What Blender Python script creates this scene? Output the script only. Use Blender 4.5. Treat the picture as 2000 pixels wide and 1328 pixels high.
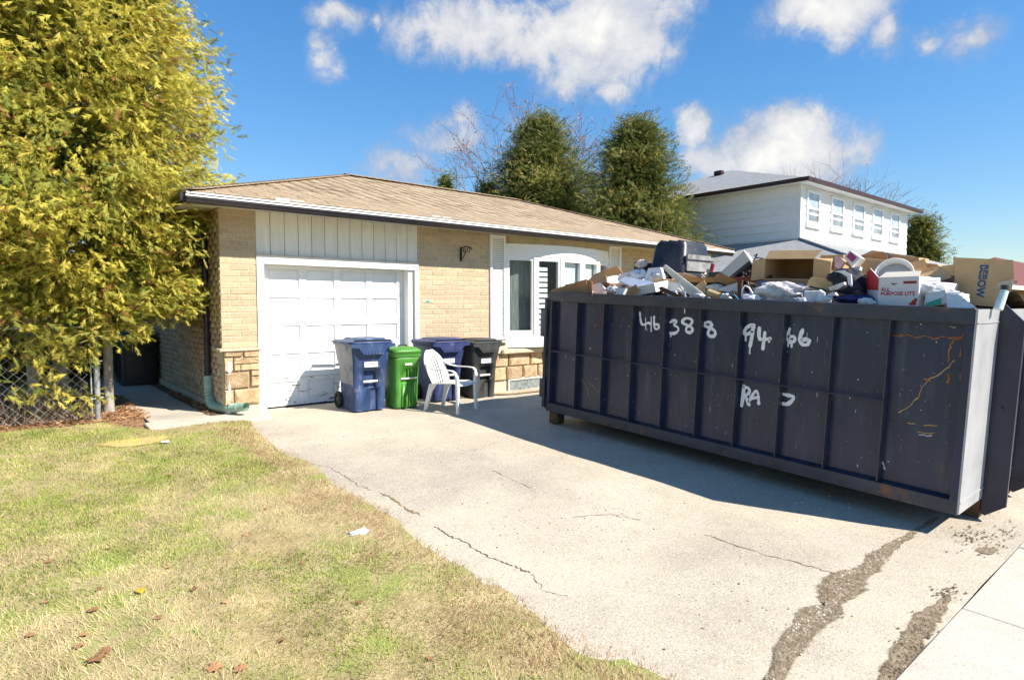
import bpy, bmesh, math, random
import numpy as np
from math import sin, cos, tan, pi, radians, sqrt, atan, atan2
from mathutils import Vector, Matrix, Euler

for _o in list(bpy.data.objects):
    bpy.data.objects.remove(_o)
random.seed(7)
rng = np.random.default_rng(7)
scene = bpy.context.scene
COL = scene.collection

# ------------------------------------------------------------------ camera
F_PX, HORIZON, YAW = 1190.0, 598.0, radians(50.1)
PITCH = atan((664 - HORIZON) / F_PX)
CAM = Vector((0, 0, 1.52))
Fh = Vector((cos(YAW), sin(YAW), 0)); Rt = Vector((sin(YAW), -cos(YAW), 0)); Z = Vector((0, 0, 1))
Fw = Fh * cos(PITCH) - Z * sin(PITCH); Up = Z * cos(PITCH) + Fh * sin(PITCH)
cd = bpy.data.cameras.new('camera'); cd.sensor_width = 36; cd.lens = F_PX / 2000 * 36
cd.clip_start = 0.05; cd.clip_end = 3000
cam = bpy.data.objects.new('camera', cd); COL.objects.link(cam)
cam.matrix_world = Matrix((( Rt.x, Up.x, -Fw.x, CAM.x), (Rt.y, Up.y, -Fw.y, CAM.y), (Rt.z, Up.z, -Fw.z, CAM.z), (0, 0, 0, 1)))
scene.camera = cam


def ray(x, y): return Fw + Rt * ((x - 1000) / F_PX) + Up * ((664 - y) / F_PX)
def onX(x, y, X): d = ray(x, y); return CAM + d * ((X - CAM.x) / d.x)
def onY(x, y, Y): d = ray(x, y); return CAM + d * ((Y - CAM.y) / d.y)
SL = 0.045; YF = 9.12
def plane_z(y): return -SL * (YF - y) if y < YF else 0.0
def onG(x, y):
    d = ray(x, y); t = (-SL * YF - CAM.z) / (d.z - SL * d.y); return CAM + d * t


# ------------------------------------------------------------------ sun, sky, exposure
TO_SUN = Vector((0.50, -0.99, 1.0)).normalized()
sun_el = math.asin(TO_SUN.z)
sd = bpy.data.lights.new('sun', 'SUN'); sd.energy = 5.0; sd.angle = radians(0.5); sd.color = (1.0, 0.93, 0.82)
sun = bpy.data.objects.new('sun', sd); COL.objects.link(sun)
sun.rotation_euler = TO_SUN.to_track_quat('Z', 'Y').to_euler(); sun.location = (6, -8, 14)
scene.view_settings.view_transform = 'Standard'; scene.view_settings.look = 'None'
scene.view_settings.gamma = 1.0; scene.view_settings.use_curve_mapping = False
scene.view_settings.exposure = 0.84

world = bpy.data.worlds.new('World'); scene.world = world; world.use_nodes = True
nt = world.node_tree; nt.nodes.clear()
def N(t, **kw):
    n = nt.nodes.new(t)
    for k, v in kw.items(): setattr(n, k, v)
    return n
def lk(a, b): nt.links.new(a, b)
def mth(op, a, b=None, c=None, clamp=False):
    n = N('ShaderNodeMath', operation=op); n.use_clamp = clamp
    for i, v in enumerate((a, b, c)):
        if v is None: continue
        if isinstance(v, (int, float)): n.inputs[i].default_value = v
        else: lk(v, n.inputs[i])
    return n.outputs[0]
out = N('ShaderNodeOutputWorld'); bg = N('ShaderNodeBackground'); bg.inputs[1].default_value = 0.15
sky = N('ShaderNodeTexSky', sky_type='NISHITA'); sky.sun_disc = False
sky.sun_elevation = sun_el; sky.sun_rotation = atan2(TO_SUN.x, TO_SUN.y)
sky.air_density = 1.0; sky.dust_density = 0.15; sky.ozone_density = 2.0; sky.altitude = 180
hs = N('ShaderNodeHueSaturation'); hs.inputs['Saturation'].default_value = 1.30; hs.inputs['Value'].default_value = 0.95
bw_n = N('ShaderNodeRGBToBW'); lk(sky.outputs[0], bw_n.inputs[0])
cmp_ = mth('DIVIDE', 1.0, mth('MULTIPLY_ADD', bw_n.outputs[0], 0.135, 1.0)); vs_n = N('ShaderNodeVectorMath', operation='SCALE')
lk(sky.outputs[0], vs_n.inputs[0]); lk(cmp_, vs_n.inputs['Scale']); lk(vs_n.outputs[0], hs.inputs['Color'])
tc = N('ShaderNodeTexCoord')
def noise(scale, detail, rough=0.55, dist=0.0, off=(0, 0, 0), sc=(1, 1, 1)):
    mp = N('ShaderNodeMapping'); mp.inputs['Location'].default_value = off; mp.inputs['Scale'].default_value = sc
    lk(tc.outputs['Generated'], mp.inputs[0])
    n = N('ShaderNodeTexNoise'); n.inputs['Scale'].default_value = scale; n.inputs['Detail'].default_value = detail
    n.inputs['Roughness'].default_value = rough; n.inputs['Distortion'].default_value = dist
    lk(mp.outputs[0], n.inputs['Vector']); return n
# wobble the direction so that cloud edges billow
wob = noise(8, 8, 0.62); ws = N('ShaderNodeVectorMath', operation='SUBTRACT'); ws.inputs[1].default_value = (0.5, 0.5, 0.5)
lk(wob.outputs['Color'], ws.inputs[0]); wm = N('ShaderNodeVectorMath', operation='SCALE'); wm.inputs['Scale'].default_value = 0.13
lk(ws.outputs[0], wm.inputs[0]); wa = N('ShaderNodeVectorMath', operation='ADD')
lk(tc.outputs['Generated'], wa.inputs[0]); lk(wm.outputs[0], wa.inputs[1])
# cumulus banks: direction, half width, half height (radians), weight
BLOBS = [(1185, 50, 150, 130, 1.15), (1130, 140, 95, 60, .62), (1195, 170, 60, 50, .75), (930, 50, 180, 78, .85), (1060, 80, 120, 80, .85), (850, 45, 70, 45, .70), (660, 35, 75, 42, .66), (632, 118, 55, 50, .60),
         (745, 40, 24, 20, .55), (870, 265, 120, 55, .62), (770, 320, 95, 55, .55), (905, 235, 60, 45, .55), (1590, 25, 130, 68, .86), (1735, 65, 45, 42, .60), (1300, 15, 80, 40, .62),
         (1910, 60, 60, 42, .50), (1520, 300, 150, 80, 1.1), (1365, 245, 48, 50, .85), (1430, 320, 90, 62, .85), (1060, 260, 110, 60, .48), (1820, 75, 30, 26, .42)]
dens = None
for (px, py, a, b, w) in BLOBS:
    c = ray(px, py).normalized(); r_ = c.cross(Z).normalized(); u_ = r_.cross(c)
    d1 = N('ShaderNodeVectorMath', operation='DOT_PRODUCT'); d1.inputs[1].default_value = r_ * (F_PX / a); lk(wa.outputs[0], d1.inputs[0])
    d2 = N('ShaderNodeVectorMath', operation='DOT_PRODUCT'); d2.inputs[1].default_value = u_ * (F_PX / b); lk(wa.outputs[0], d2.inputs[0])
    d3 = N('ShaderNodeVectorMath', operation='DOT_PRODUCT'); d3.inputs[1].default_value = c; lk(wa.outputs[0], d3.inputs[0])
    back = mth('LESS_THAN', d3.outputs['Value'], 0.0)
    q = mth('SQRT', mth('MULTIPLY_ADD', d1.outputs['Value'], d1.outputs['Value'], mth('MULTIPLY', d2.outputs['Value'], d2.outputs['Value'])))
    m = mth('MULTIPLY', mth('SUBTRACT', 1.15, mth('ADD', q, mth('MULTIPLY', back, 50)), clamp=False), w)
    m = mth('MAXIMUM', m, 0.0)
    dens = m if dens is None else mth('MAXIMUM', dens, m)
# clouds elsewhere around the sky, same kind as in view (kept out of the part the photo shows)
cn = ray(1000, 300).normalized()
dc = N('ShaderNodeVectorMath', operation='DOT_PRODUCT'); dc.inputs[1].default_value = cn; lk(tc.outputs['Generated'], dc.inputs[0])
away = mth('MULTIPLY', mth('SUBTRACT', 0.66, dc.outputs['Value']), 6.0, clamp=True)
gen = noise(2.6, 5, 0.6, 0.3, (3, 1, 2), (1, 1, 2.2))
gm = mth('MULTIPLY', mth('MULTIPLY', mth('SUBTRACT', gen.outputs[0], 0.56, clamp=True), 4.0), away)
dens = mth('MAXIMUM', dens, gm)
fb = noise(11, 12, 0.66, 0.6); fb2 = noise(40, 8, 0.65, 0.5)
edge = mth('ADD', mth('MULTIPLY', mth('SUBTRACT', fb.outputs[0], 0.5), 1.45), mth('MULTIPLY', mth('SUBTRACT', fb2.outputs[0], 0.5), 0.5))
dd = mth('ADD', dens, mth('MULTIPLY', edge, mth('MULTIPLY', dens, 2.2, clamp=True)))
mr = N('ShaderNodeMapRange', interpolation_type='SMOOTHSTEP'); mr.inputs[1].default_value = 0.10; mr.inputs[2].default_value = 0.66
lk(dd, mr.inputs[0])
alpha = mth('MULTIPLY', mr.outputs[0], 0.97)
shade = noise(7, 5, 0.6, 0.2, (5, 2, 0))
sr = N('ShaderNodeValToRGB'); sr.color_ramp.elements[0].position = 0.36; sr.color_ramp.elements[1].position = 0.74
sr.color_ramp.elements[0].color = (1.6, 1.85, 2.4, 1); sr.color_ramp.elements[1].color = (3.9, 3.8, 3.6, 1)
lk(mth('ADD', mth('MULTIPLY', shade.outputs[0], 0.55), mth('MULTIPLY', dd, 0.38)), sr.inputs[0])
mx = N('ShaderNodeMixRGB'); lk(alpha, mx.inputs[0]); lk(hs.outputs[0], mx.inputs[1]); lk(sr.outputs[0], mx.inputs[2])
lk(mx.outputs[0], bg.inputs[0]); lk(bg.outputs[0], out.inputs[0])


# ------------------------------------------------------------------ materials
MATS = {}
def mat(name, col, col2=None, scale=6.0, rough=0.7, bump=0.0, bscale=40.0, spec=0.3, metallic=0.0, rnd=0.0, detail=6, mid=(0.35, 0.65), attr=None, transl=0.0, coat=0.0, col3=None, scale3=30.0, mid3=(0.6, 0.7), stretch=(1, 1, 1), coords='Object'):
    """procedural surface: two-colour noise, optional third colour in patches, per-object tint, fine relief"""
    if name in MATS: return MATS[name]
    m = bpy.data.materials.new(name); m.use_nodes = True; MATS[name] = m
    t = m.node_tree; b = t.nodes['Principled BSDF']; L = t.links.new
    b.inputs['Roughness'].default_value = rough; b.inputs['Metallic'].default_value = metallic
    b.inputs['Specular IOR Level'].default_value = spec
    if coat: b.inputs['Coat Weight'].default_value = coat; b.inputs['Coat Roughness'].default_value = 0.2
    co = t.nodes.new('ShaderNodeTexCoord'); mp = t.nodes.new('ShaderNodeMapping'); mp.inputs['Scale'].default_value = stretch
    L(co.outputs[coords], mp.inputs[0])
    info = None
    if rnd:
        info = t.nodes.new('ShaderNodeObjectInfo')
        cmb = t.nodes.new('ShaderNodeCombineXYZ')
        mu = t.nodes.new('ShaderNodeMath'); mu.operation = 'MULTIPLY'; mu.inputs[1].default_value = 37.0
        L(info.outputs['Random'], mu.inputs[0]); L(mu.outputs[0], cmb.inputs[0]); L(mu.outputs[0], cmb.inputs[2]); L(cmb.outputs[0], mp.inputs['Location'])
    def nz(s, d):
        n = t.nodes.new('ShaderNodeTexNoise'); n.inputs['Scale'].default_value = s; n.inputs['Detail'].default_value = d; n.inputs['Roughness'].default_value = 0.6
        L(mp.outputs[0], n.inputs['Vector']); return n
    if attr:
        a = t.nodes.new('ShaderNodeAttribute'); a.attribute_name = attr; c_out = a.outputs['Color']
    else:
        c_out = None
        if col2 is not None:
            n = nz(scale, detail); r = t.nodes.new('ShaderNodeValToRGB')
            r.color_ramp.elements[0].position, r.color_ramp.elements[1].position = mid
            r.color_ramp.elements[0].color = (*col, 1); r.color_ramp.elements[1].color = (*col2, 1)
            L(n.outputs[0], r.inputs[0]); c_out = r.outputs[0]
        if col3 is not None:
            n = nz(scale3, 5); r = t.nodes.new('ShaderNodeMapRange'); r.inputs[1].default_value, r.inputs[2].default_value = mid3
            L(n.outputs[0], r.inputs[0]); mxn = t.nodes.new('ShaderNodeMixRGB'); L(r.outputs[0], mxn.inputs[0])
            if c_out is not None: L(c_out, mxn.inputs[1])
            else: mxn.inputs[1].default_value = (*col, 1)
            mxn.inputs[2].default_value = (*col3, 1); c_out = mxn.outputs[0]
    if rnd:
        h = t.nodes.new('ShaderNodeHueSaturation'); mr_ = t.nodes.new('ShaderNodeMapRange')
        mr_.inputs[3].default_value = 1 - rnd; mr_.inputs[4].default_value = 1 + rnd
        L(info.outputs['Random'], mr_.inputs[0]); L(mr_.outputs[0], h.inputs['Value'])
        if c_out is not None: L(c_out, h.inputs['Color'])
        else: h.inputs['Color'].default_value = (*col, 1)
        c_out = h.outputs[0]
    if c_out is not None: L(c_out, b.inputs['Base Color'])
    else: b.inputs['Base Color'].default_value = (*col, 1)
    if bump:
        n = nz(bscale, 5); bp = t.nodes.new('ShaderNodeBump'); bp.inputs['Strength'].default_value = bump; bp.inputs['Distance'].default_value = 0.02
        L(n.outputs[0], bp.inputs['Height']); L(bp.outputs[0], b.inputs['Normal'])
    if transl:
        tr = t.nodes.new('ShaderNodeBsdfTranslucent'); mxs = t.nodes.new('ShaderNodeMixShader'); mxs.inputs[0].default_value = transl
        if c_out is not None: L(c_out, tr.inputs['Color'])
        else: tr.inputs['Color'].default_value = (*col, 1)
        o = t.nodes['Material Output']; L(b.outputs[0], mxs.inputs[1]); L(tr.outputs[0], mxs.inputs[2]); L(mxs.outputs[0], o.inputs[0])
    return m

def glass(name, tint=(0.75, 0.82, 0.82), dark=0.35):
    if name in MATS: return MATS[name]
    m = bpy.data.materials.new(name); m.use_nodes = True; MATS[name] = m
    t = m.node_tree; t.nodes.clear(); o = t.nodes.new('ShaderNodeOutputMaterial')
    g = t.nodes.new('ShaderNodeBsdfGlossy'); g.inputs['Roughness'].default_value = 0.02; g.inputs['Color'].default_value = (0.95, 0.97, 1, 1)
    tr = t.nodes.new('ShaderNodeBsdfTransparent'); tr.inputs['Color'].default_value = (*tint, 1)
    fr = t.nodes.new('ShaderNodeFresnel'); fr.inputs['IOR'].default_value = 1.42
    ad = t.nodes.new('ShaderNodeMath'); ad.operation = 'ADD'; ad.inputs[1].default_value = dark * 0.25; ad.use_clamp = True
    ge = t.nodes.new('ShaderNodeNewGeometry'); om = t.nodes.new('ShaderNodeMath'); om.operation = 'SUBTRACT'; om.inputs[0].default_value = 1.0; t.links.new(ge.outputs['Backfacing'], om.inputs[1])
    fm = t.nodes.new('ShaderNodeMath'); fm.operation = 'MULTIPLY'; t.links.new(fr.outputs[0], fm.inputs[0]); t.links.new(om.outputs[0], fm.inputs[1]); t.links.new(fm.outputs[0], ad.inputs[0])
    mxs = t.nodes.new('ShaderNodeMixShader'); t.links.new(ad.outputs[0], mxs.inputs[0]); t.links.new(tr.outputs[0], mxs.inputs[1]); t.links.new(g.outputs[0], mxs.inputs[2])
    t.links.new(mxs.outputs[0], o.inputs[0]); return m


# ------------------------------------------------------------------ mesh building
WM = {}   # world matrix of each object with a transform of its own
def wm(o): return WM.get(o.name, Matrix.Identity(4)) if o else Matrix.Identity(4)
def tag(o, label=None, cat=None, group=None, kind=None):
    if label: o['label'] = label
    if cat: o['category'] = cat
    if group: o['group'] = group
    if kind: o['kind'] = kind
    return o
def empty(name, loc, rot=(0, 0, 0), label=None, cat=None, group=None):
    o = bpy.data.objects.new(name, None); COL.objects.link(o); o.location = loc; o.rotation_euler = rot; o.empty_display_size = 0.1
    WM[o.name] = Matrix.Translation(Vector(loc)) @ Euler(rot).to_matrix().to_4x4()
    return tag(o, label, cat, group)
class MB:
    def __init__(s): s.v = []; s.f = []; s.sm = []
    def add(s, vs, fs, M=None, smooth=False):
        k = len(s.v)
        for p in vs:
            p = Vector(p); s.v.append(M @ p if M is not None else p)
        for f in fs: s.f.append(tuple(i + k for i in f)); s.sm.append(smooth)
        return s
    def box(s, c, size, M=None, ch=0.0):
        x, y, z = (d / 2 for d in size); c = Vector(c)
        T = Matrix.Translation(c) if M is None else M @ Matrix.Translation(c)
        if ch <= 0:
            vs = [(i * x, j * y, k * z) for i in (-1, 1) for j in (-1, 1) for k in (-1, 1)]
            return s.add(vs, [(0, 1, 3, 2), (4, 6, 7, 5), (0, 4, 5, 1), (2, 3, 7, 6), (0, 2, 6, 4), (1, 5, 7, 3)], T)
        ch = min(ch, x * .9, y * .9, z * .9)
        vs = []; idx = {}
        for i in (-1, 1):
            for j in (-1, 1):
                for k in (-1, 1):
                    for ax in range(3):
                        p = [i * (x - ch), j * (y - ch), k * (z - ch)]; p[ax] += (i, j, k)[ax] * ch
                        idx[(i, j, k, ax)] = len(vs); vs.append(tuple(p))
        fs = []
        for ax in range(3):
            a, b = [q for q in range(3) if q != ax]
            for sg in (-1, 1):
                q = []
                for (m, n) in ((-1, -1), (1, -1), (1, 1), (-1, 1)):
                    t = [0, 0, 0]; t[ax] = sg; t[a] = m; t[b] = n; q.append(idx[(*t, ax)])
                fs.append(q)
        for ax in range(3):
            a, b = [q for q in range(3) if q != ax]
            for m in (-1, 1):
                for n in (-1, 1):
                    t0 = [0, 0, 0]; t0[a] = m; t0[b] = n; t1 = list(t0); t0[ax] = -1; t1[ax] = 1
                    fs.append([idx[(*t0, a)], idx[(*t1, a)], idx[(*t1, b)], idx[(*t0, b)]])
        for i in (-1, 1):
            for j in (-1, 1):
                for k in (-1, 1): fs.append([idx[(i, j, k, 0)], idx[(i, j, k, 1)], idx[(i, j, k, 2)]])
        return s.add(vs, fs, T)
    def bb(s, x0, x1, y0, y1, z0, z1, M=None, ch=0.0):
        return s.box(((x0 + x1) / 2, (y0 + y1) / 2, (z0 + z1) / 2), (abs(x1 - x0), abs(y1 - y0), abs(z1 - z0)), M, ch)
    def prism(s, pts, vec, M=None):
        n = len(pts); vec = Vector(vec); vs = [Vector(p) for p in pts] + [Vector(p) + vec for p in pts]
        fs = [tuple(range(n))[::-1], tuple(range(n, 2 * n))] + [(i, (i + 1) % n, n + (i + 1) % n, n + i) for i in range(n)]
        return s.add(vs, fs, M)
    def tube(s, path, r, n=8, M=None, cap=True, smooth=True):
        path = [Vector(p) for p in path]; k = len(path); rs = r if isinstance(r, (list, tuple)) else [r] * k
        vs = []; ref = None
        for i, p in enumerate(path):
            d = (path[min(i + 1, k - 1)] - path[max(i - 1, 0)]).normalized()
            if ref is None: ref = Vector((0, 0, 1)) if abs(d.z) < 0.9 else Vector((1, 0, 0))
            a = d.cross(ref)
            if a.length < 1e-4: a = d.orthogonal()
            a.normalize(); b = a.cross(d).normalized(); ref = b
            for j in range(n):
                t = 2 * pi * j / n; vs.append(p + (a * cos(t) + b * sin(t)) * rs[i])
        fs = [(i * n + j, i * n + (j + 1) % n, (i + 1) * n + (j + 1) % n, (i + 1) * n + j) for i in range(k - 1) for j in range(n)]
        s.add(vs, fs, M, smooth)
        if cap: s.add(vs[:n], [tuple(range(n))[::-1]], M); s.add(vs[-n:], [tuple(range(n))], M)
        return s
    def loft(s, rings, M=None, cap=True, smooth=True):
        n = len(rings[0]); vs = [Vector(p) for r in rings for p in r]
        fs = [(i * n + j, i * n + (j + 1) % n, (i + 1) * n + (j + 1) % n, (i + 1) * n + j) for i in range(len(rings) - 1) for j in range(n)]
        s.add(vs, fs, M, smooth)
        if cap: s.add(rings[0], [tuple(range(n))[::-1]], M); s.add(rings[-1], [tuple(range(n))], M)
        return s
    def lathe(s, prof, n=16, M=None, smooth=True, cap=False):
        return s.loft([[(r * cos(2 * pi * j / n), r * sin(2 * pi * j / n), z) for j in range(n)] for r, z in prof], M, cap, smooth)
    def ribbon(s, pts, nrm, w, h=0.002, M=None, seg=True):
        """flat stroke of width w lying on a plane with normal nrm, rounded ends"""
        nrm = Vector(nrm).normalized(); pts = [Vector(p) for p in pts]; k = len(pts); ws = w if isinstance(w, (list, tuple)) else [w] * k
        for i in range(k - 1):
            d = (pts[i + 1] - pts[i])
            if d.length < 1e-6: continue
            d.normalize(); a = nrm.cross(d)
            o = nrm * (h + 0.00025 * (i % 3))
            r0, r1 = ws[i] / 2, ws[i + 1] / 2; poly = []
            for q in range(6): t = pi / 2 + pi * q / 5; poly.append(pts[i] + (d * cos(t) + a * sin(t)) * r0 + o)
            for q in range(6): t = -pi / 2 + pi * q / 5; poly.append(pts[i + 1] + (d * cos(t) + a * sin(t)) * r1 + o)
            s.add(poly, [tuple(range(12))], M)
        return s
    def mesh(s, name, inv=None):
        me = bpy.data.meshes.new(name)
        me.from_pydata([tuple(inv @ p) if inv is not None else tuple(p) for p in s.v], [], s.f)
        me.polygons.foreach_set('use_smooth', s.sm); me.update(); return me
    def build(s, name, m, parent=None, world=True, base=None, recalc=True, **tg):
        """one mesh object. world=True: vertices were given in world space. base: object origin"""
        inv = None; M = Matrix.Identity(4)
        if parent is not None: inv = wm(parent).inverted() if world else None
        elif base is not None: inv = Matrix.Translation(-Vector(base))
        me = s.mesh(name, inv); me.materials.append(m)
        if recalc:
            bm = bmesh.new(); bm.from_mesh(me); bmesh.ops.recalc_face_normals(bm, faces=bm.faces); bm.to_mesh(me); bm.free()
        o = bpy.data.objects.new(name, me); COL.objects.link(o)
        if parent is not None: o.parent = parent; WM[o.name] = wm(parent)
        elif base is not None: o.location = base; WM[o.name] = Matrix.Translation(Vector(base))
        return tag(o, **tg)
def inst(name, me, parent, M):
    """a piece sharing mesh data, placed by world matrix M under parent"""
    o = bpy.data.objects.new(name, me); COL.objects.link(o); o.parent = parent
    o.matrix_local = wm(parent).inverted() @ M; WM[o.name] = M
    return o
def np_mesh(name, V, Fc, m, parent=None, cols=None, smooth=False, **tg):
    """big triangle meshes from arrays; cols = per-vertex colour"""
    me = bpy.data.meshes.new(name); nv, nf = len(V), len(Fc); k = Fc.shape[1]
    if parent is not None:
        I = np.array(wm(parent).inverted()); V = V @ I[:3, :3].T + I[:3, 3]
    me.vertices.add(nv); me.vertices.foreach_set('co', np.ascontiguousarray(V, np.float32).ravel())
    me.loops.add(nf * k); me.loops.foreach_set('vertex_index', np.ascontiguousarray(Fc, np.int32).ravel())
    me.polygons.add(nf); me.polygons.foreach_set('loop_start', np.arange(nf, dtype=np.int32) * k)
    if smooth: me.polygons.foreach_set('use_smooth', np.ones(nf, bool))
    me.update(calc_edges=True)
    if cols is not None:
        a = me.color_attributes.new('Col', 'FLOAT_COLOR', 'POINT')
        a.data.foreach_set('color', np.concatenate([cols, np.ones((nv, 1))], 1).astype(np.float32).ravel())
    me.materials.append(m); o = bpy.data.objects.new(name, me); COL.objects.link(o)
    if parent is not None: o.parent = parent; WM[o.name] = wm(parent)
    return tag(o, **tg)
def rrect(hx, hy, z, r=0.05, cx=0.0, cy=0.0, n=4):
    pts = []; r = min(r, hx * .95, hy * .95)
    for (sx, sy, a0) in ((1, 1, 0), (-1, 1, pi / 2), (-1, -1, pi), (1, -1, 3 * pi / 2)):
        for i in range(n): t = a0 + pi / 2 * i / (n - 1); pts.append((cx + sx * (hx - r) + r * cos(t), cy + sy * (hy - r) + r * sin(t), z))
    return pts
def boolean_cut(o, cutter):
    me = cutter.mesh('cut'); c = bpy.data.objects.new('cut', me); COL.objects.link(c); c.parent = o.parent
    md = o.modifiers.new('b', 'BOOLEAN'); md.operation = 'DIFFERENCE'; md.object = c; md.solver = 'EXACT'
    dg = bpy.context.evaluated_depsgraph_get(); new = bpy.data.meshes.new_from_object(o.evaluated_get(dg))
    o.modifiers.clear(); old = o.data; o.data = new; bpy.data.meshes.remove(old)
    bpy.data.objects.remove(c); bpy.data.meshes.remove(me)
def text_mesh(body, size, bold=0.0):
    cu = bpy.data.curves.new('txt', 'FONT'); cu.body = body; cu.size = size; cu.offset = bold; cu.align_x = 'LEFT'; cu.resolution_u = 3
    o = bpy.data.objects.new('txt', cu); COL.objects.link(o)
    dg = bpy.context.evaluated_depsgraph_get(); me = bpy.data.meshes.new_from_object(o.evaluated_get(dg))
    bpy.data.objects.remove(o); bpy.data.curves.remove(cu)
    vs = [v.co.copy() for v in me.vertices]; fs = [tuple(p.vertices) for p in me.polygons]; bpy.data.meshes.remove(me)
    return vs, fs
def frame_M(o, ex, ey):
    ex = Vector(ex).normalized(); ey = Vector(ey); ez = ex.cross(ey).normalized(); ey = ez.cross(ex)
    return Matrix(((ex.x, ey.x, ez.x, o[0]), (ex.y, ey.y, ez.y, o[1]), (ex.z, ey.z, ez.z, o[2]), (0, 0, 0, 1)))
def vnoise(x, y, f=1.0, seed=0):
    """cheap smooth value noise on arrays, -1..1"""
    x = np.asarray(x) * f + seed * 13.7; y = np.asarray(y) * f + seed * 7.3
    def h(i, j): t = np.sin(i * 127.1 + j * 311.7) * 43758.5453; return t - np.floor(t)
    xi, yi = np.floor(x), np.floor(y); u, v = x - xi, y - yi; u = u * u * (3 - 2 * u); v = v * v * (3 - 2 * v)
    return 2 * ((h(xi, yi) * (1 - u) + h(xi + 1, yi) * u) * (1 - v) + (h(xi, yi + 1) * (1 - u) + h(xi + 1, yi + 1) * u) * v) - 1

# ================================================================== SETTING: ground
def gz(x, y):
    x = np.asarray(x, float); y = np.asarray(y, float)
    z = np.where(y < 1.05, -SL * (YF - 1.05) - 0.015 * np.clip(1.05 - y, 0, 6), np.where(y < YF, -SL * (YF - y), 0.0))
    return z
def bed_dip(x, y):
    a = np.clip((np.asarray(x, float) - 6.3) / 0.8, 0, 1); b = np.clip((np.asarray(y, float) - 7.95) / 0.9, 0, 1)
    return -0.20 * a * b
def grid_sheet(name, X, Y, zf, m, parent=None, **tg):
    XX, YY = np.meshgrid(X, Y, indexing='ij'); ZZ = zf(XX, YY); V = np.stack([XX.ravel(), YY.ravel(), ZZ.ravel()], 1)
    ny = len(Y); i, j = np.meshgrid(np.arange(len(X) - 1), np.arange(ny - 1), indexing='ij'); a = (i * ny + j).ravel()
    return np_mesh(name, V, np.stack([a, a + ny, a + ny + 1, a + 1], 1), m, parent, smooth=True, **tg)
m_soil = mat('soil', (0.10, 0.07, 0.04), (0.20, 0.14, 0.08), 5, 0.95, 0.6, 30)
m_ground = mat('rough_ground', (0.13, 0.11, 0.05), (0.22, 0.19, 0.09), 0.8, 0.95, 0.3, 8)
gx = np.array([-900, -300, -100, -40, -20, -10, -8, -4, 0, 2, 4, 6, 7, 8, 10, 14, 16, 20, 30, 45, 70, 120, 300, 900.])
gy = np.array([-900, -300, -100, -40, -12, -6, -3, -1, 1.05, 3, 5, 7, 7.8, 8.2, 8.6, 9.0, 9.12, 9.6, 10.5, 12, 14, 18, 25, 40, 80, 150, 300, 900.])
grid_sheet('ground', gx, gy, lambda x, y: gz(x, y) - 0.09 - 0.25 * ((x > 5.5) & (x < 15) & (y > 7.7) & (y < 15)), m_ground, kind='structure')

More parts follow.
